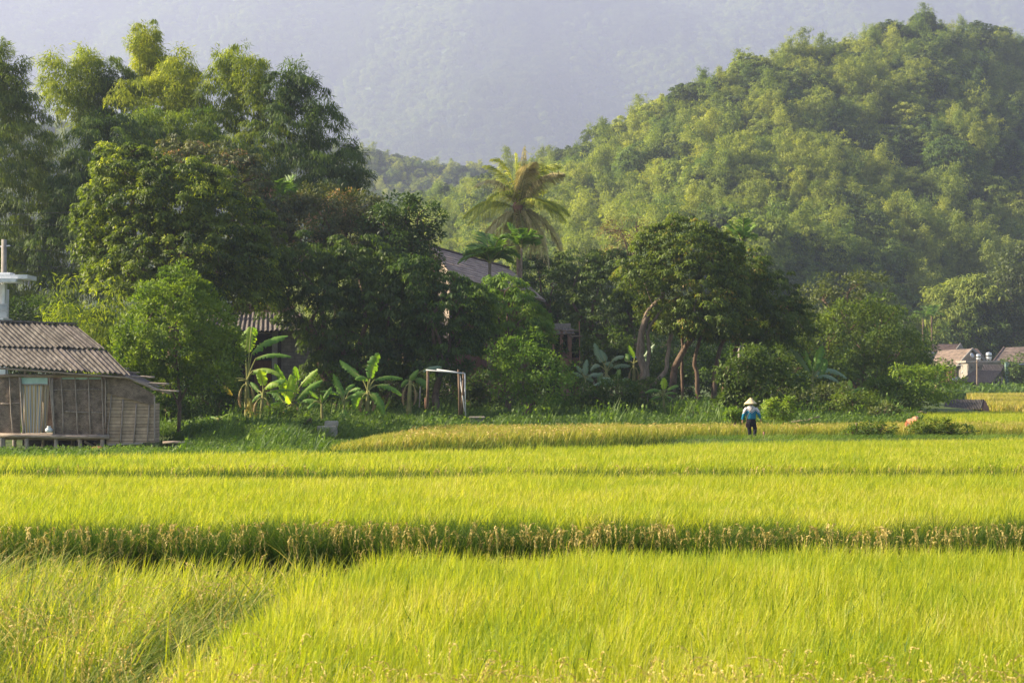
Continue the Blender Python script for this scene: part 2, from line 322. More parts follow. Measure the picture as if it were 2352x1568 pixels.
# ------------------------------------------------------------------ foliage machinery
def leaf_quads(p, d, n, L, W, fold=.12):
    d = unit(d); n = unit(n - (n * d).sum(-1, keepdims=True) * d); s = np.cross(d, n)
    L = L[:, None]; W = W[:, None]
    V = np.stack([p, p + d * L * .42 + s * W * .5 + n * L * fold, p + d * L, p + d * L * .42 - s * W * .5 + n * L * fold], 1)
    k = len(p); return V.reshape(-1, 3), np.arange(k * 4).reshape(k, 4)
def cluster_leaves(C, out, rc, k, L, W, rng, droop=.35, flat=.75, ctint=None, up=.35, dome=False):
    n = len(C); C = np.repeat(C, k, 0); out = np.repeat(out, k, 0); rc = np.repeat(rc, k)[:, None]
    u = unit(rng.normal(size=(n * k, 3)) + out * .7 + np.array([0, 0, up]))
    r = rng.random((n * k, 1)) ** .45
    p = C + u * rc * r * np.array([1, 1, flat])
    d = unit(u * .7 + rng.normal(size=(n * k, 3)) * .45 + np.array([0, 0, -droop]))
    nn = u * .75 + out * .35 + rng.normal(size=(n * k, 3)) * .33 + np.array([0, 0, .55])
    if dome:                                         # small umbrella-like tufts of leaves that hang from their top
        u = unit(rng.normal(size=(n * k, 3)) * .75 + out * .75 + np.array([0, 0, .85])); p = C + u * rc * (.55 + .5 * rng.random((n * k, 1))) * np.array([1, 1, flat])
        dn = np.array([0, 0, -1.]) * (.5 + droop) + u * np.array([1, 1, 0]) * .9; d = unit(dn + rng.normal(size=(n * k, 3)) * .38); nn = u + rng.normal(size=(n * k, 3)) * .25
    ct = rng.random(n) if ctint is None else ctint
    ti = np.clip(np.repeat(ct, k) * .68 + rng.random(n * k) * .32, 0, 1)
    ll = L * (.65 + .7 * rng.random(n * k)); V, Q = leaf_quads(p, d, nn, ll, ll * W / L)
    return V, Q, np.repeat(ti, 4)
def lobes_clusters(lobes, spacing, rng, inner=.35, low=-.75):
    """cluster centres spread over the outside (and some of the inside) of a set of ellipsoids"""
    Cs, Os = [], []
    for c, r in lobes:
        c = np.array(c, float); r = np.array(r, float)
        area = 4 * math.pi * ((r[0] * r[1]) ** 1.6 / 3 + (r[0] * r[2]) ** 1.6 / 3 + (r[1] * r[2]) ** 1.6 / 3) ** (1 / 1.6)
        n = max(6, int(area / spacing ** 2)); m = int(n * inner)
        u = unit(rng.normal(size=(n + m, 3))); q = np.concatenate([.80 + .32 * rng.random(n), .3 + .5 * rng.random(m)])[:, None]
        keep = u[:, 2] > low
        pts = (c + u * r * q)[keep]; o = unit(u / r)[keep]; qq = q[keep, 0]
        ok = np.ones(len(pts), bool)
        for c2, r2 in lobes:
            if np.allclose(c2, c): continue
            ok &= (((pts - np.array(c2)) / np.array(r2)) ** 2).sum(-1) > .55
        Cs.append(pts[ok]); Os.append(o[ok])
    return np.concatenate(Cs), np.concatenate(Os)
def limb_tube(mb, a, b, r0, r1, rng, bend=.12, n=7, sides=7):
    a = np.array(a, float); b = np.array(b, float); L = np.linalg.norm(b - a); t = np.linspace(0, 1, n)[:, None]
    off = rng.normal(size=(1, 3)) * bend * L; off2 = rng.normal(size=(1, 3)) * bend * .5 * L
    pts = a + (b - a) * t + off * np.sin(t * math.pi) + off2 * np.sin(t * 2 * math.pi)
    mb.tube(pts, np.linspace(r0, r1, n), sides); return pts
def tree(name, label, cat, xv, Y, lobesV, mat, leaf=(.26, .11), spacing=.85, rc=.62, k=70, seed=1, trunk=.28, bark='bark', droop=.35,
         group=None, inner=.35, flat=.75, trunk_paths=None, low=-.75, ybase=None, up=.35, parts=('crown', 'trunk'), dome=False):
    rng = np.random.default_rng(seed); b = base_at(xv, Y)
    root = empty(name, b, 0, label, cat, group)
    lobes = []
    for L in lobesV:
        lx, ly, rx, ry = L[:4]; dy = L[4] if len(L) > 4 else 0.; D = Y + dy
        c = at(lx, ly, D) - b; rx_, rz_ = rx * D / F, ry * D / F
        lobes.append((c, (rx_, (L[5] if len(L) > 5 else (rx_ + rz_) / 2), rz_)))
    C, O = lobes_clusters(lobes, spacing, rng, inner, low)
    C += (fbm(C[:, 0] * .6 + 9, C[:, 2] * .6, seed)[:, None] - .5) * O * spacing * 2.4
    V, Q, t = cluster_leaves(C, O, rc * (.7 + .6 * rng.random(len(C))), k, leaf[0], leaf[1], rng, droop, flat, up=up, dome=dome)
    mesh_obj(parts[0], V, Q, M[mat], root, t)
    mb = MB()
    if trunk_paths:
        for path, r0, r1 in trunk_paths:
            pts = np.array([at(px, py, Y + (q[0] if q else 0)) - b for px, py, *q in path])
            tt = np.linspace(0, len(pts) - 1, 18); i = np.clip(tt.astype(int), 0, len(pts) - 2); f = (tt - i)[:, None]; f = f * f * (3 - 2 * f) * .5 + f * .5
            pp = pts[i] * (1 - f) + pts[i + 1] * f
            pp[1:-1] += rng.normal(size=(16, 3)) * r0 * .18
            mb.tube(pp, np.linspace(r0, r1, 18) * (1 + .1 * rng.normal(size=18)), 9)
    else:
        cc = np.mean([l[0] for l in lobes], 0); fork = np.array([cc[0] * .5, cc[1] * .5, max(.6, min(l[0][2] - l[1][2] * .75 for l in lobes))])
        limb_tube(mb, (0, 0, -.3), fork, trunk, trunk * .75, rng, .05)
        for c, r in lobes: limb_tube(mb, fork, c, trunk * .6, trunk * .18, rng, .1)
    cs = C[rng.random(len(C)) < 30 / max(30, len(C))]
    cen = np.array([l[0] for l in lobes])
    for c in cs:
        q = cen[np.argmin(((cen - c) ** 2).sum(1))]; limb_tube(mb, q, c, trunk * .16, .02, rng, .08, 5, 5)
    mb.build(parts[1], M[bark], root, True)
    return root
def bamboo(label, xv, Y, plumes, mat='leaf_bamboo', seed=1, leaf=(.36, .062), k=46, group=None, dens=1.0, spread=.9, name='bamboo_clump', lobes=(), lsp=1.0):
    """plumes: (tip x, tip y, width px, foliage starts at y px [, depth offset])"""
    rng = np.random.default_rng(seed); b = base_at(xv, Y); root = empty(name, b, 0, label, 'bamboo', group)
    Vs, Qs, Ts, nv = [], [], [], 0
    for pl in plumes:
        tx, ty, wv, fy = pl[:4]; dy = pl[4] if len(pl) > 4 else rng.uniform(-2, 2)
        D = Y + dy; tip = at(tx, ty, D) - b; foot = np.array([rng.uniform(-.8, .8), dy * .4 + rng.uniform(-.5, .5), 0]) + np.array([tip[0] * .35, 0, 0])
        t = np.linspace(0, 1, 16)[:, None]; dxy = tip - foot; bend = rng.uniform(-1.4, 1.4)
        pts = foot + np.hstack([t ** 2.0 * dxy[0], t ** 1.8 * dxy[1], np.sin(t * math.pi / 2) ** .9 * dxy[2]]); pts[:, 0] += bend * np.sin(t[:, 0] ** 2 * math.pi)
        mb = MB(); mb.tube(pts, np.linspace(.055, .012, 16), 6); mb.build('culm', M['culm'], root, True)
        zf = (at(tx, fy, D) - b)[2]; H = max(tip[2] - zf, 1.); wm = wv * D / F / 2
        n = int(H * wm * 7.5 * dens) + 14
        q = rng.random(n) ** .85; z = tip[2] - q * H
        cx = np.interp(z, pts[:, 2], pts[:, 0]); cyy = np.interp(z, pts[:, 2], pts[:, 1])
        wr = wm * np.minimum(1, .34 + q * 2.0) * (.30 + 1.5 * fbm(z * .6 + seed, np.full(n, tx * .1), seed)); cx = cx + (fbm(z * .45, np.full(n, tx * .37), seed + 3) - .5) * wm * 2.2 * np.minimum(1, q * 3)
        a = rng.random(n) * 2 * math.pi; rr = wr * rng.random(n) ** .5 * spread
        C = np.stack([cx + np.cos(a) * rr, cyy + np.sin(a) * rr, z - rr * .25], 1)
        O = unit(np.stack([np.cos(a), np.sin(a), .25 + 0 * a], 1))
        V, Qd, ti = cluster_leaves(C, O, .45 + .45 * rng.random(n), k, leaf[0], leaf[1], rng, .75, .8, up=.1)
        Vs.append(V); Qs.append(Qd + nv); Ts.append(ti); nv += len(V)
    if lobes:
        LB = [(at(lx, ly, Y + dy) - b, (rx * Y / F, (rx + ry) * .5 * Y / F, ry * Y / F)) for lx, ly, rx, ry, dy in lobes]
        C, O = lobes_clusters(LB, lsp, rng, .3, -.9); C += (fbm(C[:, 0] * .5 + 9, C[:, 2] * .5, seed)[:, None] - .5) * O * 3.0
        V, Qd, ti = cluster_leaves(C, O, lsp * (.45 + .45 * rng.random(len(C))), int(k * 1.7), leaf[0], leaf[1], rng, .75, .9, up=.25, dome=True); Vs.append(V); Qs.append(Qd + nv); Ts.append(ti); nv += len(V)
        for c, rr in LB:
            mb = MB(); limb_tube(mb, (rng.uniform(-.8, .8) + c[0] * .3, c[1] * .3, 0), c, .05, .02, rng, .05, 8, 6); mb.build('culm', M['culm'], root, True)
    mesh_obj('foliage', np.concatenate(Vs), np.concatenate(Qs), M[mat], root, np.concatenate(Ts))
    return root

# ------------------------------------------------------------------ hillside woods: single trees for the nearest 300, the rest as one
def proto_mesh(kind, seed):
    rng = np.random.default_rng(seed)
    if kind == 'bamboo':
        Cs, Os = [], []
        for i in range(9):
            a = rng.random() * 6.28; h = rng.uniform(6, 10.5); lean = rng.uniform(.6, 2.6); n = 26
            q = rng.random(n) ** .8; z = h * (1 - q * .85); s = ((1 - q) ** 1.7) * lean + .3
            cx = np.cos(a) * s; cyy = np.sin(a) * s; rr = .3 + q * .95; b = rng.random(n) * 6.28
            Cs.append(np.stack([cx + np.cos(b) * rr, cyy + np.sin(b) * rr, z], 1)); Os.append(np.stack([np.cos(b), np.sin(b), .3 + 0 * b], 1))
        C = np.concatenate(Cs); O = unit(np.concatenate(Os)); V, Q, t = cluster_leaves(C, O, .45 + .3 * rng.random(len(C)), 30, .44, .10, rng, .6, .8)
    else:
        lobes = [((rng.uniform(-1.6, 1.6), rng.uniform(-1.6, 1.6), rng.uniform(3.2, 5.6)), (rng.uniform(1.5, 2.4), rng.uniform(1.5, 2.4), rng.uniform(1.2, 2.0))) for _ in range(6)]
        lobes.append(((0, 0, 2.4), (2.6, 2.6, 2.2)))
        C, O = lobes_clusters(lobes, .95, rng, .25, -.6); V, Q, t = cluster_leaves(C, O, .55 + .35 * rng.random(len(C)), 34, .36, .17, rng, .3, .7, dome=True)
    mi = np.zeros(len(Q), int)
    mb = MB()
    for i in range(5): mb.tube([(rng.uniform(-.4, .4), rng.uniform(-.4, .4), -1.5), (0, 0, 2.), (rng.uniform(-1, 1), rng.uniform(-1, 1), 6.)], [.14, .1, .03], 5, False)
    V2 = np.vstack(mb.v); Q2 = np.array(mb.f) + len(V)
    return np.vstack([V, V2]), np.vstack([Q, Q2]), np.concatenate([t, np.full(len(V2), .5)]), np.concatenate([mi, np.ones(len(Q2), int)])
PROTO = []
for kind, mat, seed in (('bamboo', 'hill_a', 1), ('bamboo', 'hill_c', 2), ('bamboo', 'hill_a', 3), ('tree', 'hill_b', 4), ('tree', 'hill_c', 5), ('tree', 'hill_b', 6), ('tree', 'hill_a', 7)):
    V, Q, t, mi = proto_mesh(kind, seed)
    o = mesh_obj('hillside_bamboo' if kind == 'bamboo' else 'hillside_tree', V, Q, [M[mat], M['culm'] if kind == 'bamboo' else M['bark']], None, t, mi, link=False)
    PROTO.append((kind, mat, o))
rng = np.random.default_rng(77)
gx, gs = np.meshgrid(np.arange(560, 2760, 13), np.linspace(.02, 1.06, 40), indexing='ij')
gx = gx.ravel() + rng.uniform(-8, 8, gx.size); gs = gs.ravel() + rng.uniform(-.013, .013, gs.size)
keep = rng.random(gx.size) < .62; gx, gs = gx[keep], gs[keep]
HP = hill_pt(gx, gs); pv = project(HP + np.array([0, 0, 4.]))
zone = fbm(HP[:, 0] * .03, HP[:, 1] * .03, 5)
def pick(z, r, yv):
    if z > .52 + .12 * (r - .5): return (0, 2, 1, 0, 6)[int(rng.integers(5))]
    if z > .40: return (1, 3, 6, 4, 0)[int(rng.integers(5))]
    return (3, 5, 4, 1, 3)[int(rng.integers(5))]
which = np.array([pick(z, rng.random(), y) for z, y in zip(zone, pv[1])])
scl = rng.uniform(.75, 1.45, len(gx)) * np.where(rng.random(len(gx)) < .12, 1.25, 1) * np.interp(gs, [0, .8, 1], [1, 1, .8])
skyl = np.interp(pv[0], [840, 870, 1000, 1420, 1460, 1700, 1860, 1900, 2100, 2352], [440, 460, 600, 600, 505, 520, 640, 680, 700, 640])
vis = (pv[0] > 850) & (pv[0] < 2352) & (pv[1] < skyl)
order = np.argsort(np.where(vis, HP[:, 1], 1e9))[:300]
kindn = {'hill_a': 'pale yellow-green', 'hill_b': 'dark green', 'hill_c': 'mid green'}
usedp = {}
for i in order:
    k, mat, src = PROTO[which[i]]
    o = src if which[i] not in usedp else src.copy(); usedp[which[i]] = 1; col.objects.link(o)
    o.location = HP[i]; o.rotation_euler = (rng.uniform(-.07, .07), rng.uniform(-.07, .07), rng.uniform(0, 6.28))
    s = scl[i]; o.scale = (s, s, s * rng.uniform(.85, 1.2))
    x_, y_ = pv[0][i], pv[1][i]
    side = ('left of the coconut palm' if x_ < 1060 else 'behind the coconut palm' if x_ < 1310 else 'between palm and umbrella-shaped tree' if x_ < 1430 else 'above the umbrella tree' if x_ < 1700 else 'right of the umbrella tree' if x_ < 1900 else 'left of the village roofs' if x_ < 2110 else 'above the village roofs')
    band = 'upper' if y_ < 250 else 'middle' if y_ < 430 else 'lower'
    wd = 'feathery bamboo clump' if k == 'bamboo' else 'rounded bushy tree'
    tag(o, f'{kindn[mat]} {wd} on the {band} hillside {side}', 'bamboo' if k == 'bamboo' else 'tree', f'{kindn[mat]} {wd}s on the {band} hillside {side}')
def wood(name, label, pts, scales, idx, src, seed):
    me = bpy.data.meshes.new(name); me.vertices.add(len(pts)); me.vertices.foreach_set('co', np.asarray(pts, np.float32).ravel())
    for nme, val, ty in (('sc', scales, 'FLOAT'), ('pk', idx, 'INT')):
        a = me.attributes.new(nme, ty, 'POINT'); a.data.foreach_set('value', np.asarray(val, np.float32 if ty == 'FLOAT' else np.int32))
    me.update(); o = bpy.data.objects.new(name, me); col.objects.link(o); tag(o, label, 'forest', kind='stuff')
    ng = bpy.data.node_groups.new(name, 'GeometryNodeTree'); ng.interface.new_socket('Geometry', in_out='INPUT', socket_type='NodeSocketGeometry'); ng.interface.new_socket('Geometry', in_out='OUTPUT', socket_type='NodeSocketGeometry')
    N, L = ng.nodes, ng.links; gi = N.new('NodeGroupInput'); go = N.new('NodeGroupOutput')
    jn = N.new('GeometryNodeJoinGeometry')
    for so in src[::-1]:
        oi = N.new('GeometryNodeObjectInfo'); oi.inputs['Object'].default_value = so; oi.inputs['As Instance'].default_value = True; L.new(oi.outputs['Geometry'], jn.inputs[0])
    ip = N.new('GeometryNodeInstanceOnPoints'); L.new(gi.outputs[0], ip.inputs['Points']); L.new(jn.outputs[0], ip.inputs['Instance']); ip.inputs['Pick Instance'].default_value = True
    na = N.new('GeometryNodeInputNamedAttribute'); na.data_type = 'INT'; na.inputs[0].default_value = 'pk'; L.new(na.outputs[0], ip.inputs['Instance Index'])
    nb = N.new('GeometryNodeInputNamedAttribute'); nb.data_type = 'FLOAT'; nb.inputs[0].default_value = 'sc'; L.new(nb.outputs[0], ip.inputs['Scale'])
    rv = N.new('FunctionNodeRandomValue'); rv.data_type = 'FLOAT_VECTOR'; rv.inputs[0].default_value = (-.06, -.06, 0); rv.inputs[1].default_value = (.06, .06, 6.28); rv.inputs['Seed'].default_value = seed
    L.new(rv.outputs[0], ip.inputs['Rotation']); L.new(ip.outputs[0], go.inputs[0])
    md = o.modifiers.new('wood', 'NODES'); md.node_group = ng; return o
rest = np.setdiff1d(np.arange(len(gx)), order)
SRC = [p[2] for p in PROTO if p[2].name in col.objects]
SMAP = [SRC.index(p[2]) if p[2] in SRC else 0 for p in PROTO]
wood('hillside_wood', 'dense wood of bamboo and bushy trees covering the right hill', HP[rest], scl[rest], [SMAP[k] for k in which[rest]], SRC, 3)
gx2, gs2 = np.meshgrid(np.arange(-300, 1560, 22), np.linspace(.1, 1.05, 34), indexing='ij'); gx2 = gx2.ravel() + rng.uniform(-12, 12, gx2.size); gs2 = gs2.ravel() + rng.uniform(-.015, .015, gs2.size)
wood('distant_wood', 'bluish wood on the low hill behind the palm', hill2_pt(gx2, gs2), rng.uniform(.8, 1.4, len(gx2)), rng.choice([SMAP[i] for i in (3, 4, 5, 6, 0)], len(gx2)), SRC, 5)
mx = rng.uniform(-1250, 1250, 42000); my = rng.uniform(2050, 3280, 42000); k_ = np.abs(mx) < my * .40; mx, my = mx[k_], my[k_]
wood('mountain_forest', 'hazy blue forest covering the mountain slope behind everything', mtn_pt(mx, my), rng.uniform(1.4, 2.4, len(mx)), np.where(fbm(mx * .006, my * .003, 19, 4) + rng.normal(size=len(mx)) * .05 > .52, SMAP[4], SMAP[3]), SRC, 9)

# ------------------------------------------------------------------ rice and grass
def blades(xy, z0, h, w, lean, rng, tmean=.5, tvar=.5, seg=3, curve=.6, wind=(.25, 0.), spread=.2):
    n = len(xy); a = rng.random(n) * 2 * math.pi
    ln = lean * (.3 + rng.random(n)); dx = np.cos(a) * ln + wind[0]; dy = np.sin(a) * ln + wind[1]
    h = h * (.72 + .4 * rng.random(n)); t = np.linspace(0, 1, seg + 1)[None, :]
    bend = t ** (1 + curve)
    X = xy[:, 0:1] + dx[:, None] * bend; Yy = xy[:, 1:2] + dy[:, None] * bend
    Zz = z0[:, None] + h[:, None] * (t - .25 * np.minimum(1.5, ln[:, None] * 1.2) * t ** 3)
    b = rng.random(n) * math.pi; ww = w * (.6 + .8 * rng.random(n)); prof = np.array([.7, 1.0, .75, .08] if seg == 3 else np.concatenate([[.7], np.linspace(1, .08, seg)]))
    sx = np.cos(b)[:, None] * ww[:, None] * prof[None] / 2; sy = np.sin(b)[:, None] * ww[:, None] * prof[None] / 2 * .6
    A = np.stack([X - sx, Yy - sy, Zz], -1); B = np.stack([X + sx, Yy + sy, Zz], -1)
    V = np.stack([A, B], 2).reshape(-1, 3)
    m = 2 * (seg + 1); base = np.arange(n)[:, None, None] * m; q = np.array([[2 * i, 2 * i + 1, 2 * i + 3, 2 * i + 2] for i in range(seg)])[None]
    Q = (base + q).reshape(-1, 4); ti = np.clip(tmean + (rng.random(n) - .5) * 2 * tvar, 0, 1)
    return V, Q, np.repeat(ti, m)
def scatter(n, x0, x1, y0, y1, rng, inside):
    x = rng.uniform(x0, x1, n); y = rng.uniform(y0, y1, n); k = inside(x, y); return np.stack([x[k], y[k]], 1)
def panicles(xyz, rng, L=.22, lean=.16, drop=None, n=5, fat=.013):
    """arching stalk with strings of grain hanging from it"""
    m = len(xyz); a = rng.random(m) * 6.28; t = np.linspace(0, 1, n)[None]; ln = lean * (.6 + .8 * rng.random(m))
    L = L * (.7 + .6 * rng.random(m))
    X = xyz[:, 0:1] + np.cos(a)[:, None] * ln[:, None] * t ** .5; Y_ = xyz[:, 1:2] + (np.sin(a) * .8 - .3)[:, None] * ln[:, None] * t ** .5
    Z_ = xyz[:, 2:3] + .04 * np.sin(t * math.pi) - L[:, None] * t ** 1.4
    P0 = np.stack([X, Y_, Z_], -1); V, Q, T = [], [], []; nv = 0
    for j in range(n - 1):
        for s in range(3):
            p = P0[:, j] * (1 - s / 3) + P0[:, j + 1] * s / 3 + rng.normal(size=(m, 3)) * fat * .5
            d = unit(P0[:, j + 1] - P0[:, j]) + rng.normal(size=(m, 3)) * .18
            v, q = leaf_quads(p, d, rng.normal(size=(m, 3)), np.full(m, fat * 3.6), np.full(m, fat * 1.5)); V.append(v); Q.append(q + nv); nv += len(v); T.append(np.repeat(rng.random(m), 4))
    return np.concatenate(V), np.concatenate(Q), np.concatenate(T)
def join(parts):
    V, Q, T, MI, nv = [], [], [], [], 0
    for (v, q, t), mi in parts: V.append(v); Q.append(q + nv); T.append(t); MI.append(np.full(len(q), mi)); nv += len(v)
    return np.concatenate(V), np.concatenate(Q), np.concatenate(T), np.concatenate(MI)
def stuff(name, label, parts, mats, cat='rice'):
    V, Q, T, MI = join(parts); o = mesh_obj(name, V, Q, [M[m] for m in mats], None, T, MI); tag(o, label, cat, kind='stuff'); return o
rng = np.random.default_rng(5)
HR = .85
def ztop(x, y, s=0, amp=.07): return (fbm(x * .5, y * .5, 50 + s, 3) - .5) * 2 * amp
def patch(n, x0, x1, y0, y1, inside, mi_h=HR, w=.011, lean=.13, tm=.55, tv=.45, z0=.22, wind=(.06, 0), s=0, seg=3, tuft=.2):
    xy = scatter(n, x0, x1, y0, y1, rng, inside)
    g = np.floor(xy / tuft); jj = np.stack([np.sin(g[:, 0] * 12.9 + g[:, 1] * 78.2), np.sin(g[:, 0] * 39.3 + g[:, 1] * 11.1)], 1) * .25
    xy = xy * .35 + .65 * (g + .5 + jj) * tuft + rng.normal(size=xy.shape) * tuft * .1
    c = fbm(xy[:, 0] * .9, xy[:, 1] * .9, 60 + s) - .5; c2_ = vnoise(g[:, 0] * 1.7, g[:, 1] * 1.3, 5) - .5; n_ = len(xy)
    top = mi_h + ztop(xy[:, 0], xy[:, 1], s) + c2_ * .07
    zb = np.where(rng.random(n_) < .3, z0, z0 + (mi_h - z0) * (.25 + .45 * rng.random(n_)))
    v = blades(xy, zb, (top - zb) * 1.12, w, lean, rng, tm, tv, seg, .35, wind=wind)
    t = np.clip(v[2] + np.repeat(c * .8 + c2_ * .35, (seg + 1) * 2), 0, .93); return v[0], v[1], t
bx = lambda y: np.interp(y, [5, 8, 11, 12.3, 13.4, 14.1, 14.6], [-2.1, -1.95, -1.85, -1.75, -1.25, -.9, .2])
yA = lambda x: 14.1 + .15 * np.sin(x * .7) + .03 * x + (fbm(np.asarray(x) * 1.3, 0 * np.asarray(x), 15) - .5) * .7
insA = lambda x, y: (x > bx(y) + .1 * np.sin(y * 5)) & (y < yA(x)) & (y > 7.45)
A = patch(175000, -2.4, 8.0, 7.45, 14.8, insA, w=.0135, lean=.20, tm=.50, tv=.38, z0=.12)
A2 = patch(5200, -2.4, 8.0, 7.45, 14.8, insA, HR + .02, w=.012, lean=.2, tm=.1, tv=.1, z0=.2)
e = scatter(24000, -2, 8, 7.3, 9.4, rng, lambda x, y: y < 7.5 + .4 * fbm(x * 1.5, x * 0, 96) + 1.2 * rng.random(len(x)) ** 2.2)
Ae = blades(e, np.full(len(e), .1), HR - .1, .012, .3, rng, .4, .4)
Ap = panicles(np.column_stack([e[:1100], np.full(1100, HR + .02) + rng.normal(size=1100) * .05]), rng, .15, .12, n=7, fat=.0065)
stuff('rice_field', 'bright yellow-green standing rice filling the near right foreground', [(A, 0), (A2, 1), (Ae, 2), (Ap, 3)], ['rice', 'grass', 'rice_lodged', 'panicle'])
# fallen rice in the near left corner
insB = lambda x, y: (x < bx(y) + .15) & (y < 15.9)
xy = scatter(46000, -6.5, 0, 6.3, 15.9, rng, insB); gapm = np.exp(-(((xy[:, 0] + 2.6) / 2.0) ** 2 + ((xy[:, 1] - 15.1) / .9) ** 4)) + np.exp(-((xy[:, 0] - bx(xy[:, 1]) + .5) / .45) ** 2) * .75 * (xy[:, 1] > 9.5) + 1.1 * (vnoise(xy[:, 0] * 1.5, xy[:, 1] * 1.1, 44) > .68); xy = xy[rng.random(len(xy)) > gapm * .92]
hz = .22 + .75 * fbm(xy[:, 0] * 1.1, xy[:, 1] * 1.1, 71, 3); n_ = len(xy)
sw = fbm(xy[:, 0] * 1.9, xy[:, 1] * 1.9, 81, 2) * 11. - 3.5 + rng.normal(size=n_) * .5; lm = .15 + .55 * fbm(xy[:, 0] * 1.6, xy[:, 1] * 1.6, 82); fl = rng.random(n_) < .38; lm = lm + fl * .4; hz = hz * np.where(fl, .6, 1)
B1 = blades(xy, np.full(n_, .10), hz * (.7 + .5 * rng.random(n_)), .016, .42, rng, .50, .55, 5, .45, wind=(.15 + np.cos(sw) * lm * 1.2, np.sin(sw) * lm * .6))
up_ = scatter(17000, -6.5, 0, 6.3, 15.2, rng, lambda x, y: insB(x, y) & (fbm(x * 1.2, y * 1.2, 75) > .56))
B2 = blades(up_, np.full(len(up_), .12), np.full(len(up_), .62), .012, .2, rng, .62, .35, 3, wind=(.12, 0))
pz = xy[rng.random(n_) < .03]; B3 = panicles(np.column_stack([pz, .50 + .22 * rng.random(len(pz))]), rng, .2, .22, n=7, fat=.0075)
stuff('fallen_rice', 'tangled bent rice lying over in the lower left corner', [(B1, 0), (B2, 1), (B3, 2)], ['rice_lodged', 'rice', 'panicle'])
# middle field with a dark, panicle-hung front edge
yC = lambda x: 17.3 + .35 * np.exp(-((np.asarray(x) + 2.8) / 1.6) ** 2) - .35 * sst(-1, -5, x) + (fbm(np.asarray(x) * .8, np.asarray(x) * .3, 8) - .5) * 1.0 + (vnoise(np.asarray(x) * 3.1, 0 * np.asarray(x), 9) - .5) * .3
yC2 = lambda x: 26.4 + .15 * np.sin(x * .6)
insC = lambda x, y: (y > yC(x) + .35) & (y < yC2(x))
C1 = patch(215000, -11.5, 11.5, 16.9, 26.7, insC, w=.0155, lean=.2, tm=.54, tv=.38, s=3, z0=.3)
e = scatter(95000, -8, 8, 16.2, 18.0, rng, lambda x, y: (y > yC(x) - .25) & (y < yC(x) + .7))
q = (e[:, 1] - yC(e[:, 0]))
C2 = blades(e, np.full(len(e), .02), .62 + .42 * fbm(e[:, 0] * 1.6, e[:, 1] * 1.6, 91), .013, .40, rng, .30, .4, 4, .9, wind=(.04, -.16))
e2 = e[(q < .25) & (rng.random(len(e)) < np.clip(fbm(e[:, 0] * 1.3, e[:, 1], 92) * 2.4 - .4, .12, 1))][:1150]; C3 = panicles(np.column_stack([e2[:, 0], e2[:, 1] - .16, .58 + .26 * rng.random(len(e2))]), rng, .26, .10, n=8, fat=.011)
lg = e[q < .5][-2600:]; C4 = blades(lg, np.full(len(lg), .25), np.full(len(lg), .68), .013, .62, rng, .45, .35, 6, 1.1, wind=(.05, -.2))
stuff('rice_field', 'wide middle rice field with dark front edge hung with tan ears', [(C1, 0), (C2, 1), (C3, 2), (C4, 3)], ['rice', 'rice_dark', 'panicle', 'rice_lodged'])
# next strip
yD = lambda x: 29.5 - .01 * x + (fbm(np.asarray(x) * .4, 0 * np.asarray(x), 12) - .5) * 1.4; yD2 = lambda x: np.interp(x, [-16, -4, 3, 6, 12, 18], [33.6, 36, 39, 41, 44, 46])
insD = lambda x, y: (y > yD(x) + .25) & (y < yD2(x))
D1_ = patch(250000, -16.5, 18.5, 29.2, 46.2, insD, w=.021, lean=.2, tm=.45, tv=.42, s=6, z0=.3)
e = scatter(42000, -12.5, 12.5, 28.8, 30.6, rng, lambda x, y: (y > yD(x) - .2) & (y < yD(x) + .6))
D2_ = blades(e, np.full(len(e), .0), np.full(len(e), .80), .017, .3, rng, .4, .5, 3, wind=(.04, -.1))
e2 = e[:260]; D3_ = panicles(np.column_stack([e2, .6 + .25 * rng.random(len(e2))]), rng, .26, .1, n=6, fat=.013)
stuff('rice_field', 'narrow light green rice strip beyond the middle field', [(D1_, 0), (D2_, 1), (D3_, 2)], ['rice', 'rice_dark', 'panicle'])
# ripening field at the foot of the trees
yE = lambda x: np.interp(x, [-7.5, 1, 8, 14, 22], [47.5, 51, 58.6, 59.5, 60.5]); yE2 = lambda x: np.interp(x, [-8, -2, 24], [56, 61, 66.5])
insE = lambda x, y: (y > yE(x)) & (y < yE2(x)) & (x > -6.2 + (y - 48) * .1)
E1 = patch(150000, -7, 26, 47, 66.5, insE, .80, w=.03, lean=.2, tm=.5, tv=.45, s=9, z0=.1); E1[0][:, 2] *= np.interp(E1[0][:, 0], [-6.5, -3, 26], [.55, 1, 1])
e = scatter(60000, -7, 26, 46, 62, rng, lambda x, y: (y > yE(x) - .4) & (y < yE(x) + .8) & (x > -6.2))
E2 = blades(e, np.full(len(e), .0), .70 * np.interp(e[:, 0], [-6.5, -3, 26], [.6, 1, 1]), .026, .34, rng, .4, .5, 3, wind=(.05, -.15))
e2 = scatter(9000, -7, 26, 47, 66, rng, lambda x, y: insE(x, y) & (x > -4) & (rng.random(len(x)) < np.interp(x, [-7, 5, 14, 26], [.5, .6, .3, .2]))); E3 = panicles(np.column_stack([e2, .74 + .14 * rng.random(len(e2))]), rng, .2, .2, n=4, fat=.022)
stuff('rice_field', 'ripening golden rice along the foot of the dark trees', [(E1, 0), (E2, 1), (E3, 2)], ['rice_gold', 'rice_lodged', 'panicle'])
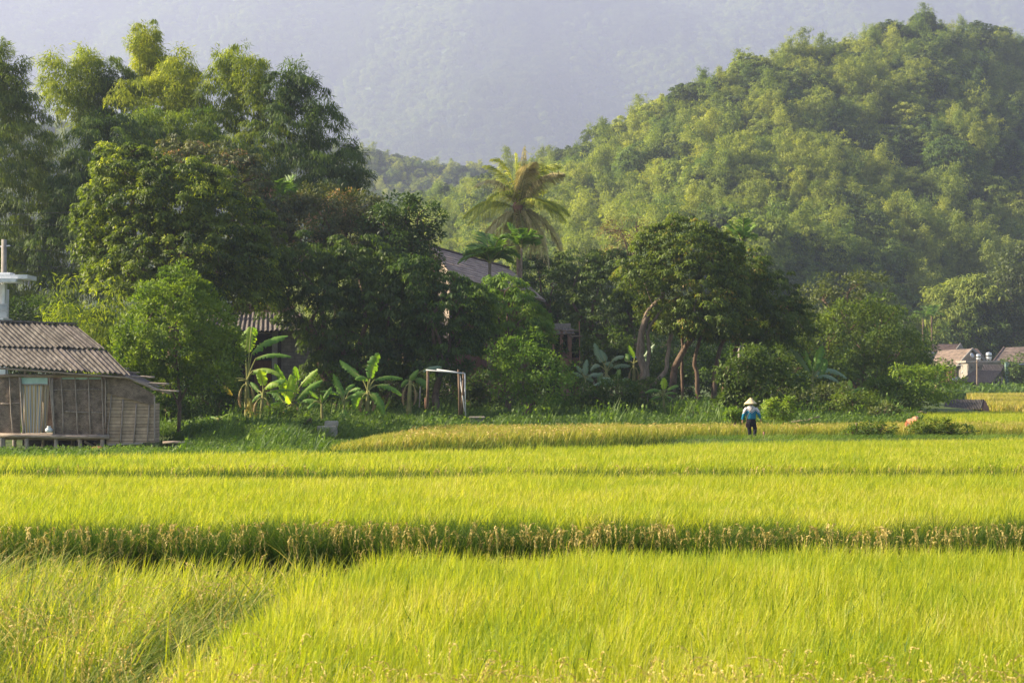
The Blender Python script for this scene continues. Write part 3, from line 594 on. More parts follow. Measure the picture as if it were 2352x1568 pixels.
# weedy dike and low strip between
insG = lambda x, y: (y > yD2(x) + .3) & (y < yE(x) - .3)
wz = scatter(120000, -20, 24, 33.6, 62, rng, insG)
kz = np.where(wz[:, 1] > yE(wz[:, 0]) - 4.5, .20, .48) * np.where(wz[:, 0] < -6, .35, 1) * np.where((wz[:, 0] < -12) & (wz[:, 1] > 46), .7, 1)
G1 = blades(wz, gz(wz[:, 0], wz[:, 1]), kz * (.6 + .8 * fbm(wz[:, 0] * .5, wz[:, 1] * .5, 33)), .022, .3, rng, .5, .5)
G1 = (G1[0], G1[1], np.clip(G1[2] * .6 + np.repeat(fbm(wz[:, 0] * .7, wz[:, 1] * .7, 38), 8) * 1.1 - .3, 0, 1))
stuff('dike_grass', 'low green grass along the dike the farmer walks on', [(G1, 0)], ['grass'], 'grass')
# right far fields
insF = lambda x, y: (x > 18.5 + (y - 66) * .12) & (y < 86)
F1 = patch(60000, 18, 36, 66.8, 86, insF, .9, w=.04, lean=.2, tm=.45, tv=.4, s=13, z0=.1)
stuff('rice_field', 'green rice field behind the orange cloth on the right', [(F1, 0)], ['rice'])
def far_field(y0, y1, x0, label, s):
    v = patch(32000, x0, 66, y0, y1, lambda x, y: x > x0 + (y - y0) * .31 + 1.2 * np.sin(y * .3), 1.0, w=.09, lean=.3, tm=.75, tv=.35, s=s, z0=.0)
    V = v[0].copy(); V[:, 2] += gz(V[:, 0], V[:, 1]); stuff('rice_field', label, [((V, v[1], v[2]), 0)], ['rice_gold'])
far_field(92, 108, 34.5, 'nearest yellow terrace of rice behind the small field shed', 14)
far_field(112, 134, 37.2, 'middle yellow terrace of rice behind the small field shed', 15)
far_field(138, 165, 45.5, 'farthest yellow terrace of rice below the village houses', 16)
# paddy mud under the rice
X, Y = np.meshgrid(np.linspace(-26, 26, 30), np.linspace(2, 47, 30), indexing='ij')
tag(MB().grid(np.stack([X, Y, .01 + 0 * X], -1)).build('paddy_mud', M['mud']), kind='structure')
# grassy banks under the trees
def cover(name, label, n, x0, x1, y0, y1, inside, h, w, mat, lean=.3, leafy=0.5, seed=0, cat='grass', mat2='weed'):
    r = np.random.default_rng(seed + 900); xy = scatter(n, x0, x1, y0, y1, r, inside); z = gz(xy[:, 0], xy[:, 1]); hh = h * (.35 + 1.3 * fbm(xy[:, 0] * .45, xy[:, 1] * .45, seed, 3))
    P1 = blades(xy, z - .02, hh, w, lean, r, .5, .5); P1 = (P1[0], P1[1], np.clip(P1[2] * .5 + np.repeat(fbm(xy[:, 0] * .6, xy[:, 1] * .6, seed + 5), 8) * 1.3 - .4, 0, 1)); k = int(min(1, leafy) * len(xy)); C = np.column_stack([xy[:k], z[:k] + hh[:k] * r.random(k) * .9])
    d = r.normal(size=(k, 3)); d[:, 2] += .4; ll = w * 3.2 * (.6 + r.random(k)); v, q = leaf_quads(C, d, r.normal(size=(k, 3)) * .6 + np.array([0, -.2, 1]), ll, ll * .5)
    return stuff(name, label, [(P1, 0), ((v, q, np.repeat(r.random(k), 4)), 1)], [mat, mat2], cat)
cover('bank_grass', 'rough grass and weeds on the bank below the bamboo hut', 60000, -26, -5.5, 45, 66, lambda x, y: (y > yD2(x) + 9.5 + np.sin(x)) & ((y > 52.5) | (x < 0)) & ~((x < -12.2) & (y > 50.5) & (y < 60)) & (((x + 7.6) / 1.2) ** 2 + ((y - 57.2) / 1.8) ** 2 > 1), .42, .028, 'grass', leafy=1.0, seed=1)
cover('yard_grass', 'tall grass and weeds in front of the dark trees', 130000, -14, 30, 56, 96, lambda x, y: (y > yE2(x)) & (((x - 9.9) / 2.0) ** 2 + ((y - 75.6) / 1.5) ** 2 > 1) & (x < 19 + (y - 66) * .2), .60, .04, 'weed', leafy=.9, seed=2)
cover('village_weeds', 'low shrubby weeds between the far yellow terraces and the village', 26000, 40, 86, 166, 215, lambda x, y: x > .20 * y, 1.5, .16, 'weed', leafy=1., seed=3)
cover('bank_weeds', 'taller weed clumps scattered over the banks', 60000, -26, 30, 46, 92, lambda x, y: (fbm(x * .8, y * .8, 64) > .60) & ((y > yE2(x) + .3) | ((x < -6.4) & (y > yD2(x) + 9.8))) & ~((x < -11.2) & (y < 60)) & (((x + 7.6) / 1.4) ** 2 + ((y - 57.0) / 2.2) ** 2 > 1) & (x < 19 + (y - 66) * .2), 1.1, .055, 'weed', lean=.35, leafy=1.0, seed=6, mat2='grass')

# ------------------------------------------------------------------ bamboo groves on the left
GB = 'bamboo clumps towering behind the trees on the left'
bamboo('tall dark bamboo clump cut by the left edge above the white house', 30, 94, [(20, 95, 60, 190), (80, 130, 30, 200), (60, 185, 50, 260), (-40, 80, 100, 300)], 'leaf_bamboo_dark', 11, group=GB,
       lobes=[(25, 270, 56, 80, 0), (10, 380, 90, 110, -1), (60, 330, 45, 60, 1), (40, 520, 95, 110, -1), (90, 560, 70, 90, 0), (30, 680, 110, 90, 0), (-60, 300, 90, 150, 0), (-60, 560, 90, 150, 0), (100, 470, 60, 80, 2), (130, 400, 40, 60, 3)])
bamboo('bamboo clump with ragged leaning tip left of the tallest plume', 190, 104, [(118, 118, 44, 200), (168, 96, 50, 230), (196, 122, 40, 200), (150, 150, 80, 290)], 'leaf_bamboo', 12, group=GB,
       lobes=[(150, 190, 44, 45, 0), (155, 235, 30, 32, -1), (200, 235, 36, 42, 1)])
bamboo('dark rounded bamboo clump between the leaning tip and the tallest plume', 260, 105, [(240, 155, 40, 220), (285, 165, 50, 230), (312, 175, 30, 230)], 'leaf_bamboo_dark', 20, group=GB, lobes=[(245, 210, 50, 45, 0), (290, 220, 42, 42, 1), (220, 270, 50, 50, 0)])
bamboo('tallest bamboo plume rising highest against the mountain', 340, 106, [(338, 60, 66, 130), (318, 76, 40, 130), (368, 90, 36, 190), (345, 110, 62, 230), (330, 160, 70, 300)], 'leaf_bamboo', 13, group=GB, lobes=[(335, 85, 30, 22, 0), (350, 150, 32, 40, 0)], lsp=.8)
bamboo('pale yellow-green bamboo clump between the two highest plumes', 420, 103, [(398, 108, 50, 200), (425, 150, 60, 260), (372, 150, 60, 260), (450, 190, 50, 260)], 'leaf_bamboo', 14, group=GB, lobes=[(400, 190, 46, 45, 0), (440, 230, 40, 40, 1), (350, 240, 60, 45, 0), (300, 225, 45, 32, -1)], dens=.8)
bamboo('pale feathery bamboo mound right above the lychee tree top', 400, 97, [(365, 248, 50, 300), (330, 262, 50, 310), (450, 262, 60, 320)], 'leaf_bamboo', 21, group=GB, lobes=[(345, 305, 50, 40, 0), (445, 300, 50, 38, 0), (400, 350, 80, 60, 0), (480, 350, 50, 60, 0)])
bamboo('broad bamboo clump with pointed tip right of the tallest plume', 570, 102, [(560, 103, 44, 190), (505, 122, 44, 210), (590, 140, 50, 230), (535, 130, 60, 240)], 'leaf_bamboo', 15, group=GB,
       lobes=[(550, 180, 56, 50, 0), (500, 225, 46, 60, 0), (570, 250, 66, 60, 0), (520, 320, 66, 70, 0), (600, 340, 60, 70, -1), (560, 430, 90, 60, 0)])
bamboo('rightmost bamboo clump bordering the open mountain view', 700, 100, [(684, 138, 34, 210), (712, 170, 40, 250), (640, 170, 50, 230), (755, 240, 40, 300), (826, 395, 50, 440), (810, 330, 40, 400)], 'leaf_bamboo_dark', 16, group=GB,
       lobes=[(640, 225, 50, 50, 0), (700, 230, 46, 60, 0), (680, 310, 70, 70, 0), (735, 300, 36, 60, 1), (640, 400, 70, 80, 0), (720, 400, 70, 70, -1), (785, 370, 36, 46, 0), (790, 420, 50, 36, -1), (680, 480, 110, 60, -1), (760, 470, 60, 46, -2)])
bamboo('low shadowed bamboo clump filling the gap behind the lychee tree', 250, 92, [(240, 262, 50, 320), (205, 292, 40, 350)], 'leaf_bamboo_dark', 17, group=GB,
       lobes=[(222, 335, 64, 58, 0), (270, 350, 60, 70, 1), (180, 430, 64, 84, 0), (240, 450, 80, 90, 1), (150, 560, 80, 90, 0), (230, 600, 80, 90, 0), (170, 700, 90, 80, 0), (330, 330, 60, 60, 3)])
bamboo('thin young bamboo behind the hut roof', 215, 66, [(180, 640, 60, 760), (235, 655, 60, 790), (150, 690, 60, 800), (260, 700, 80, 830), (200, 730, 90, 850)], 'leaf_bamboo', 18, leaf=(.32, .06), k=20)

# ------------------------------------------------------------------ trees
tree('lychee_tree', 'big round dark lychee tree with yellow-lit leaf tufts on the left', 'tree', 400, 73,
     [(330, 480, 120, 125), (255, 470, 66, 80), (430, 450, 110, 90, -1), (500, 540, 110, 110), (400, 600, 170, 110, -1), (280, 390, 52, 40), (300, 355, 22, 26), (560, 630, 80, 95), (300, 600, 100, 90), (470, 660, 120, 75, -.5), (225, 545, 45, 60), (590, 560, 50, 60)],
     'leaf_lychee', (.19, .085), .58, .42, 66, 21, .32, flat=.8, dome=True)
tree('tree', 'rounded tree with yellow-green top just above the lychee tree', 'tree', 500, 84, [(480, 400, 95, 70), (410, 380, 60, 50), (545, 430, 70, 60), (600, 470, 60, 60), (610, 530, 60, 70)], 'leaf_mango', (.22, .085), .75, .5, 60, 22, .25, dome=True)
tree('orange_tree', 'small bushy light green tree leaning over the right end of the hut', 'tree', 410, 58.5,
     [(400, 770, 100, 85), (330, 790, 70, 75), (470, 760, 68, 80), (395, 690, 72, 55), (415, 645, 38, 30), (300, 860, 50, 45), (490, 850, 55, 60), (400, 860, 95, 45), (520, 800, 35, 50), (350, 700, 45, 45), (455, 690, 40, 45)],
     'leaf_orange', (.15, .065), .5, .34, 56, 23, .09, droop=-.3, up=.7, inner=.25, trunk_paths=[([(413, 1012), (411, 950), (414, 900), (408, 860), (400, 790)], .085, .05), ([(412, 925), (430, 890), (450, 850)], .055, .03), ([(412, 935), (392, 890), (370, 850)], .05, .03)])
tree('mango_tree', 'dark tree topped with pinkish young leaves in the central mass', 'tree', 770, 86, [(740, 520, 95, 70), (820, 490, 60, 50), (680, 540, 60, 55), (800, 560, 100, 70), (640, 600, 60, 60), (720, 470, 55, 35), (860, 560, 60, 70)], 'leaf_mango', (.22, .08), .7, .48, 60, 24, .3)
tree('tree', 'dark bushy tree top standing up left of the tiled roof', 'tree', 930, 84, [(930, 500, 55, 55), (950, 560, 45, 60), (890, 560, 60, 60), (960, 500, 30, 45), (900, 640, 90, 80)], 'leaf_dark', (.24, .10), .85, .58, 60, 25, .25)
tree('tree', 'large dark drooping tree in the centre, left half of the mass', 'tree', 760, 76, [(740, 680, 110, 90), (820, 620, 90, 70), (690, 620, 80, 60), (800, 760, 110, 90), (900, 700, 90, 90), (860, 830, 100, 70), (940, 790, 80, 80), (780, 850, 80, 60), (660, 700, 50, 50)], 'leaf_dark', (.22, .07), .68, .5, 66, 26, .35, droop=.6, dome=True)
tree('tree', 'dark green tree directly right of the large drooping tree', 'tree', 1000, 75, [(1000, 720, 65, 80), (960, 640, 55, 60), (1000, 820, 75, 65), (1062, 700, 42, 50), (1032, 660, 36, 36), (1060, 760, 45, 60)], 'leaf_mid', (.22, .075), .66, .46, 62, 27, .22, droop=.5, dome=True)
tree('tree', 'round dense bright green tree in front of the long tiled roof', 'tree', 1165, 77, [(1165, 720, 72, 72), (1120, 690, 45, 50), (1202, 728, 40, 42), (1195, 770, 62, 60), (1120, 780, 60, 60), (1160, 670, 40, 28), (1230, 770, 32, 50)], 'leaf_bright', (.2, .07), .6, .42, 60, 28, .2, droop=.5, dome=True)
GD = 'dark trees behind the gap right of the coconut palm'
tree('tree', 'dark round tree between the coconut palm trunk and the umbrella tree', 'tree', 1270, 106, [(1270, 660, 65, 60), (1240, 640, 50, 40), (1300, 700, 60, 60), (1230, 720, 50, 60)], 'leaf_dark', (.24, .09), .8, .55, 60, 29, .3, group=GD, dome=True)
tree('tree', 'dark spreading tree right behind the stilted porch', 'tree', 1380, 98, [(1380, 650, 75, 55), (1330, 620, 50, 35), (1430, 660, 55, 60), (1390, 730, 85, 70), (1460, 730, 50, 60)], 'leaf_dark', (.24, .09), .8, .55, 60, 30, .3, group=GD, dome=True)
tree('thin_tree', 'sparse brownish tree with thin spreading branches left of the umbrella tree', 'tree', 1455, 104, [(1425, 530, 50, 16), (1450, 560, 45, 22), (1400, 590, 40, 14), (1460, 520, 35, 12)], 'leaf_brown', (.2, .07), .9, .6, 24, 31, .14, inner=.1)
tree('umbrella_tree', 'great umbrella-shaped tree with twisting bare trunk right of centre', 'tree', 1490, 84,
     [(1570, 570, 95, 62), (1510, 560, 55, 45), (1635, 590, 60, 60), (1560, 640, 120, 70), (1480, 650, 58, 55, -1), (1650, 680, 65, 80), (1600, 730, 90, 60, -1.5), (1540, 710, 60, 40, 1.5), (1450, 665, 32, 45), (1680, 740, 38, 50)],
     'leaf_umbrella', (.19, .08), .62, .44, 62, 32, .3, droop=.45, low=-.5, dome=True, bark='bark_pale',
     trunk_paths=[([(1480, 945), (1478, 870), (1470, 820), (1472, 770), (1490, 715), (1520, 685), (1528, 640)], .27, .13), ([(1486, 880), (1490, 800), (1487, 760), (1520, 710), (1560, 680)], .13, .07), ([(1482, 905), (1530, 850), (1537, 790), (1545, 750), (1580, 700)], .15, .09)])
tree('umbrella_tree', 'dark drooping tree joined to the right side of the umbrella tree', 'tree', 1690, 88,
     [(1710, 640, 70, 65), (1760, 680, 60, 60), (1800, 720, 45, 60), (1720, 730, 80, 60), (1780, 760, 60, 50), (1825, 740, 32, 50), (1670, 620, 40, 50)],
     'leaf_umbrella', (.2, .08), .66, .46, 62, 33, .3, droop=.6, dome=True,
     trunk_paths=[([(1660, 935), (1668, 860), (1690, 800), (1730, 740)], .2, .1), ([(1690, 930), (1700, 860), (1715, 810), (1760, 760)], .17, .09)])
def bare_trunk(label, path, r0, r1, Y, seed, branch=()):
    rng = np.random.default_rng(seed); xb = path[0][0]; b = base_at(xb, Y); root = empty('tree', b, 0, label, 'tree', 'slender trunks under the umbrella tree')
    mb = MB(); pts = np.array([at(px, py, Y) - b for px, py in path]); pts[0, 2] = -.2
    tt = np.linspace(0, len(pts) - 1, 12); i = np.clip(tt.astype(int), 0, len(pts) - 2); f = (tt - i)[:, None]; pp = pts[i] * (1 - f) + pts[i + 1] * f; pp[1:-1] += rng.normal(size=(10, 3)) * .04
    mb.tube(pp, np.linspace(r0, r1, 12), 8); mb.build('trunk', M['bark'], root, True)
    tops = [pts[-1]]; C, O = lobes_clusters([(t + np.array([0, 0, .3]), (1.6, 1.5, 1.0)) for t in tops], .7, rng, .3)
    V, Q, t = cluster_leaves(C, O, np.full(len(C), .45), 50, .24, .1, rng, .5); mesh_obj('crown', V, Q, M['leaf_umbrella'], root, t)
bare_trunk('thick dark trunk sweeping up to the right under the umbrella tree', [(1540, 935), (1545, 870), (1560, 815), (1590, 775), (1612, 748)], .24, .15, 86, 41)
bare_trunk('thin upright trunk beside the sweeping trunk', [(1565, 930), (1567, 860), (1567, 790), (1570, 745)], .1, .07, 87, 42)
bare_trunk('wavy trunk in the middle of the trunks under the umbrella tree', [(1605, 935), (1602, 870), (1594, 830), (1606, 790), (1620, 755)], .15, .09, 86.5, 43)
bare_trunk('leaning dark trunk near the striped concrete pole', [(1635, 940), (1642, 870), (1650, 815), (1672, 760)], .19, .1, 86.5, 44)
GM = 'trees between the umbrella tree and the village'
tree('tree', 'airy olive tree with visible limbs right of the umbrella tree', 'tree', 1895, 108, [(1890, 690, 50, 50), (1950, 670, 55, 40), (1870, 740, 40, 50), (1930, 740, 60, 40), (1990, 700, 40, 45)], 'leaf_olive', (.28, .11), 1.1, .7, 36, 34, .3, group=GM)
tree('tree', 'rounded mid-green tree in front of the airy olive tree', 'tree', 1960, 104, [(1960, 780, 80, 70), (1890, 800, 60, 60), (2020, 760, 60, 60), (2060, 820, 60, 55), (1980, 850, 80, 60)], 'leaf_mid', (.28, .11), 1.0, .66, 46, 35, .25, group=GM)
tree('tree', 'dark tree close against the village roofs', 'tree', 2070, 130, [(2065, 790, 55, 55), (2100, 820, 35, 40), (2030, 830, 45, 50), (2085, 850, 50, 40)], 'leaf_dark', (.32, .13), 1.2, .8, 46, 36, .25, group=GM)
tree('tree', 'bright small tree top behind the dark tree near the village', 'tree', 2040, 150, [(2030, 740, 50, 35), (1990, 760, 40, 30)], 'leaf_mid', (.35, .14), 1.3, .8, 46, 37, .25, group=GM)
GV = 'trees behind the village roofs'
bamboo('tall pale bamboo stand behind the village roofs', 2200, 236, [(2150, 655, 120, 780), (2200, 640, 130, 780), (2120, 690, 90, 780), (2250, 630, 120, 780), (2190, 700, 150, 800)], 'hill_a', 19, (.9, .2), 24, GV, .8)
tree('tree', 'olive tree behind the right-hand village roof', 'tree', 2320, 238, [(2320, 690, 60, 70), (2360, 640, 60, 60), (2280, 720, 50, 50), (2330, 760, 70, 40)], 'leaf_olive', (.6, .25), 1.8, 1.2, 50, 38, .4, group=GV)
tree('tree', 'bright green round tree above the gabled village house', 'tree', 2195, 232, [(2190, 770, 40, 26), (2215, 755, 26, 20)], 'leaf_mid', (.55, .24), 1.6, 1.1, 50, 39, .3, group=GV)
tree('tree', 'dark tree above the water tanks', 'tree', 2260, 234, [(2255, 775, 36, 32), (2295, 790, 30, 24), (2300, 750, 36, 26)], 'leaf_dark', (.55, .24), 1.6, 1.1, 50, 40, .3, group=GV)

# shrubs -------------------------------------------------------------
def shrub(label, xv, Y, lobes, mat, seed, leaf=(.16, .075), spacing=.6, rc=.4, k=46, group=None, **kw):
    return tree('shrub', label, 'shrub', xv, Y, lobes, mat, leaf, spacing, rc, k, seed, .06, group=group, parts=('foliage', 'stem'), low=-.9, **kw)
GS = 'bushes at the foot of the trees'
shrub('loose bright shrub with a leaning stump-like stem in the middle', 1205, 70, [(1210, 850, 65, 40), (1160, 820, 45, 25), (1260, 850, 45, 35), (1190, 900, 50, 30), (1150, 805, 22, 12), (1240, 900, 50, 30), (1275, 880, 35, 30), (1215, 800, 30, 22)], 'leaf_bright', 51, k=34, trunk_paths=[([(1196, 975), (1215, 940), (1225, 925)], .14, .11), ([(1215, 945), (1205, 900), (1190, 840)], .05, .02), ([(1222, 930), (1235, 880), (1262, 830)], .05, .02)])
shrub('leafy bush under the lychee tree beside the big banana', 520, 66, [(510, 900, 40, 50), (470, 920, 50, 40), (540, 920, 40, 40), (500, 960, 50, 30)], 'leaf_dark', 52, group=GS)
shrub('low weedy bush in front of the banana clump', 650, 62, [(640, 965, 50, 32), (600, 985, 40, 24), (690, 980, 45, 30), (650, 1000, 60, 18)], 'leaf_mid', 53, group=GS)
shrub('small dark bush beside the concrete blocks', 715, 58.5, [(715, 985, 24, 18), (690, 995, 22, 14), (732, 997, 16, 12)], 'leaf_mid', 54, (.13, .07), .4, .26, group=GS)
shrub('bush at the foot of the leaning trees below the grey-green bananas', 1420, 76, [(1420, 905, 45, 35), (1380, 925, 50, 28), (1450, 930, 40, 25), (1340, 900, 40, 30)], 'leaf_mid', 55, group=GS)
shrub('dark bush in the shade at the foot of the bare umbrella trunk', 1470, 77, [(1465, 920, 35, 32), (1495, 915, 30, 25)], 'leaf_dark', 56, group=GS)
shrub('vigorous bush right behind the farmer', 1690, 72, [(1700, 860, 50, 40), (1750, 850, 60, 50), (1680, 910, 45, 40), (1740, 910, 60, 40), (1790, 890, 50, 45), (1660, 930, 25, 22), (1720, 820, 35, 25)], 'leaf_dark', 57, (.2, .09), .7, .46, 50, group=GS)  # dark leaf colour stands in for the umbrella tree's shade on this bush
shrub('small light bush at the farmer left side', 1690, 61.5, [(1688, 945, 17, 18), (1680, 955, 12, 12), (1700, 958, 14, 12)], 'leaf_bright', 58, (.12, .06), .32, .2, 40, group=GS)
shrub('light bush right of the farmer under the drooping leaves', 1770, 64, [(1770, 945, 22, 18), (1800, 940, 25, 22)], 'leaf_bright', 59, (.14, .07), .4, .25, group=GS)
shrub('wide yellowish bush in the middle of the right bank', 1850, 76, [(1850, 915, 60, 30), (1900, 905, 50, 28), (1820, 930, 40, 24), (1880, 940, 60, 18)], 'leaf_olive', 60, group=GS)
shrub('dense grassy-looking bush in front of the lit banana leaves', 1960, 74, [(1960, 925, 48, 30), (1990, 940, 35, 22), (1925, 940, 35, 22)], 'leaf_mid', 61, group=GS)
shrub('dark bush between the small grassy mound and the shed roof', 2060, 82, [(2060, 905, 50, 26), (2020, 890, 40, 30), (2100, 915, 44, 26), (2050, 930, 60, 18)], 'leaf_mid', 62, (.2, .09), .75, .5, group=GS)
shrub('light feathery bush left of the small field shed', 2110, 96, [(2110, 870, 50, 28), (2160, 880, 40, 25), (2105, 900, 40, 22), (2080, 860, 40, 22)], 'leaf_bright', 63, (.24, .1), .9, .6, group=GS)
shrub('round low tuft bush at the edge of the right field', 2035, 70, [(2030, 945, 28, 12), (2060, 950, 22, 9)], 'leaf_olive', 64, (.14, .06), .4, .25, group=GS)
shrub('dark undergrowth bush below the large drooping tree', 850, 80, [(820, 900, 90, 50), (900, 900, 80, 50), (760, 910, 60, 50)], 'leaf_dark', 65, (.22, .1), .8, .5, 50, group=GS)
shrub('undergrowth bush behind the white pipe frame', 1040, 82, [(1010, 900, 60, 50), (1080, 910, 60, 45), (1130, 890, 60, 50)], 'leaf_dark', 66, (.22, .1), .8, .5, 46, group=GS)
shrub('light climbing bush left of the large drooping tree over the grey wall', 790, 74, [(790, 880, 40, 45), (770, 910, 40, 30)], 'leaf_mid', 67, (.2, .1), .6, .4, 40, group=GS)
shrub('undergrowth bush behind the slender trunks', 1600, 96, [(1570, 870, 60, 40), (1640, 870, 70, 50), (1700, 860, 60, 50), (1520, 880, 50, 35)], 'leaf_mid', 68, (.25, .11), .95, .6, 50, group=GS)
shrub('undergrowth bush behind the orange tree', 420, 70, [(420, 940, 60, 40), (370, 930, 50, 40), (460, 960, 50, 30)], 'leaf_mid', 69, (.18, .08), .6, .4, group=GS)
shrub('hedge-like green bush behind the hut roof', 265, 68, [(250, 760, 60, 50), (210, 760, 50, 40), (290, 800, 50, 60), (180, 740, 40, 30), (300, 880, 50, 60)], 'leaf_mid', 70, (.17, .07), .65, .42, group=GS)
shrub('small weedy bush left of the orange cloth on the field bank', 1995, 58.5, [(1990, 992, 35, 13), (1960, 998, 25, 10), (2025, 985, 25, 15)], 'leaf_mid', 71, (.12, .05), .36, .22, group=GS)
shrub('dark weedy tuft bush right of the orange cloth on the field bank', 2130, 59, [(2120, 985, 30, 18), (2160, 985, 35, 18), (2200, 993, 30, 12)], 'leaf_mid', 72, (.12, .05), .36, .22, group=GS)
GVB = 'bushes around the village houses'
shrub('bush in front of the village shed wall', 2150, 180, [(2130, 880, 30, 20), (2160, 850, 22, 14), (2100, 860, 30, 24)], 'leaf_mid', 73, (.4, .18), 1.2, .8, 46, GVB)
shrub('bush climbing beside the right village house', 2330, 196, [(2325, 850, 18, 26), (2345, 870, 22, 22), (2310, 880, 20, 14)], 'leaf_mid', 74, (.4, .18), 1.2, .8, 46, GVB)
shrub('dark undergrowth bush filling the shade right of the bananas', 1830, 92, [(1830, 850, 60, 45), (1900, 860, 60, 45), (1790, 820, 40, 40)], 'leaf_dark', 75, (.24, .1), .9, .6, 50, group=GS)
shrub('undergrowth bush behind the grey-green bananas', 1370, 92, [(1340, 830, 60, 45), (1410, 800, 60, 40), (1290, 840, 50, 40), (1450, 850, 50, 45)], 'leaf_dark', 76, (.24, .1), .9, .6, 50, group=GS)

# ------------------------------------------------------------------ palms
def frond(root, b, p0, pc, p1, leafL, mat, rng, n=44, w=.05, hang=.6, name='frond', label=None, stiff=0.):
    p0, pc, p1 = [np.array(p, float) for p in (p0, pc, p1)]
    t = np.linspace(0, 1, 14)[:, None]; pts = (1 - t) ** 2 * p0 + 2 * t * (1 - t) * pc + t * t * p1
    mb = MB(); mb.tube(pts, np.linspace(.05, .012, 14), 5)
    tt = np.linspace(.1, 1, n)[:, None]; P = (1 - tt) ** 2 * p0 + 2 * tt * (1 - tt) * pc + tt * tt * p1; T = unit(2 * (1 - tt) * (pc - p0) + 2 * tt * (p1 - pc))
    Vs, Qs, Ts, nv = [], [], [], 0
    for sgn in (-1, 1):
        s = unit(np.cross(T, np.array([0, 0, 1.]) + rng.normal(size=3) * .15)) * sgn
        L = leafL * np.sin(np.clip(tt * .9 + .12, 0, 1) * math.pi) ** .6 * (.8 + .35 * rng.random((n, 1)))
        d1 = unit(s + T * .55 + np.array([0, 0, .15 + stiff]) + rng.normal(size=(n, 3)) * .12); d2 = unit(d1 * (1 - hang * .55) + np.array([0, 0, -hang]) + T * .2)
        A = P; B = A + d1 * L * .45; C = B + d2 * L * .55; wv = unit(np.cross(d1, s + np.array([0, 0, 1.])) + T * .8) * w * .5
        V = np.stack([A - wv * .6, A + wv * .6, B + wv, B - wv, C + wv * .25, C - wv * .25], 1).reshape(-1, 3); k = np.arange(n)[:, None] * 6
        Q = np.concatenate([k + np.array([[0, 1, 2, 3]]), k + np.array([[3, 2, 4, 5]])]); Vs.append(V); Qs.append(Q + nv); Ts.append(np.repeat(rng.random(n), 6)); nv += len(V)
    V = np.concatenate(Vs); Q = np.concatenate(Qs); T_ = np.concatenate(Ts); tv = np.vstack(mb.v); tq = [q for q in mb.f if len(q) == 4]
    Q = np.vstack([Q, np.array(tq) + len(V)]); mi = np.concatenate([np.zeros(len(Q) - len(tq), int), np.ones(len(tq), int)])
    o = mesh_obj(name, np.vstack([V, tv]), Q, [M[mat], M['rachis']], root, np.concatenate([T_, np.full(len(tv), .5)]), mi)
    if label: o['label'] = label
    return o
def coconut():
    Yp = 100; b = base_at(1197, Yp); rng = np.random.default_rng(8)
    root = empty('coconut_palm', b, 0, 'tall coconut palm with drooping brown-edged fronds above the tiled roof', 'palm tree')
    c = at(1189, 478, Yp) - b; mb = MB(); t = np.linspace(0, 1, 40)[:, None]; pts = np.hstack([c[0] * t ** 1.4, .3 * np.sin(t * 3), -.3 + (c[2] + .3) * t])
    mb.tube(pts, np.interp(t[:, 0], [0, .05, 1], [.32, .24, .16]) * (1 + .06 * (np.arange(40) % 2)), 10); mb.build('trunk', M['bark_pale'], root, True)
    mb = MB(); mb.tube([c + (0, 0, -.5), c + (0, 0, .1), c + (0, 0, .7)], [.2, .42, .12], 9); mb.build('crown_base', M['rust'], root, True)
    #     ctrl, tip, depth, mat
    S = [((1130, 440), (1062, 505), -1.2, 'palm'), ((1125, 455), (1075, 520), 1.5, 'palm'), ((1150, 395), (1088, 430), -.6, 'palm_dry'), ((1165, 380), (1108, 382), .8, 'palm'), ((1170, 360), (1125, 368), -.5, 'palm'),
         ((1185, 400), (1183, 350), .2, 'palm'), ((1196, 410), (1206, 332), -.2, 'palm_dry'), ((1215, 370), (1250, 380), .6, 'palm'), ((1235, 355), (1290, 385), 1.2, 'palm'), ((1225, 395), (1285, 400), -1., 'palm_dry'),
         ((1250, 400), (1300, 400), -.6, 'palm_dry'), ((1260, 440), (1312, 498), .6, 'palm'), ((1250, 450), (1300, 515), -1.3, 'palm'), ((1230, 480), (1262, 622), -.8, 'palm_dry'), ((1265, 500), (1290, 585), .9, 'palm_dry'),
         ((1240, 520), (1240, 600), 1.8, 'palm_dry'), ((1140, 490), (1085, 585), -.9, 'palm_dry'), ((1150, 500), (1118, 560), 1.1, 'palm_dry'), ((1175, 520), (1165, 590), -1.6, 'palm_dry'), ((1187, 520), (1186, 600), -1.2, 'palm'),
         ((1205, 520), (1215, 595), -1.8, 'palm_dry'), ((1215, 360), (1215, 400), -1.6, 'palm_dry'), ((1200, 380), (1230, 372), -1.8, 'palm_dry'), ((1160, 420), (1120, 470), -2.2, 'palm'), ((1220, 440), (1265, 480), -2.2, 'palm'),
         ((1190, 440), (1150, 430), 2.5, 'palm'), ((1210, 430), (1260, 440), 2.6, 'palm'), ((1190, 500), (1200, 560), 2.2, 'palm')]
    for pc, p1, dy, mt in S: frond(root, b, c + rng.normal(size=3) * .08, at(*pc, Yp + dy * .6) - b, at(*p1, Yp + dy) - b, 1.3 if mt == 'palm' else 1.2, mt, rng, 84, .068, .6 if mt == 'palm' else .85)
coconut()
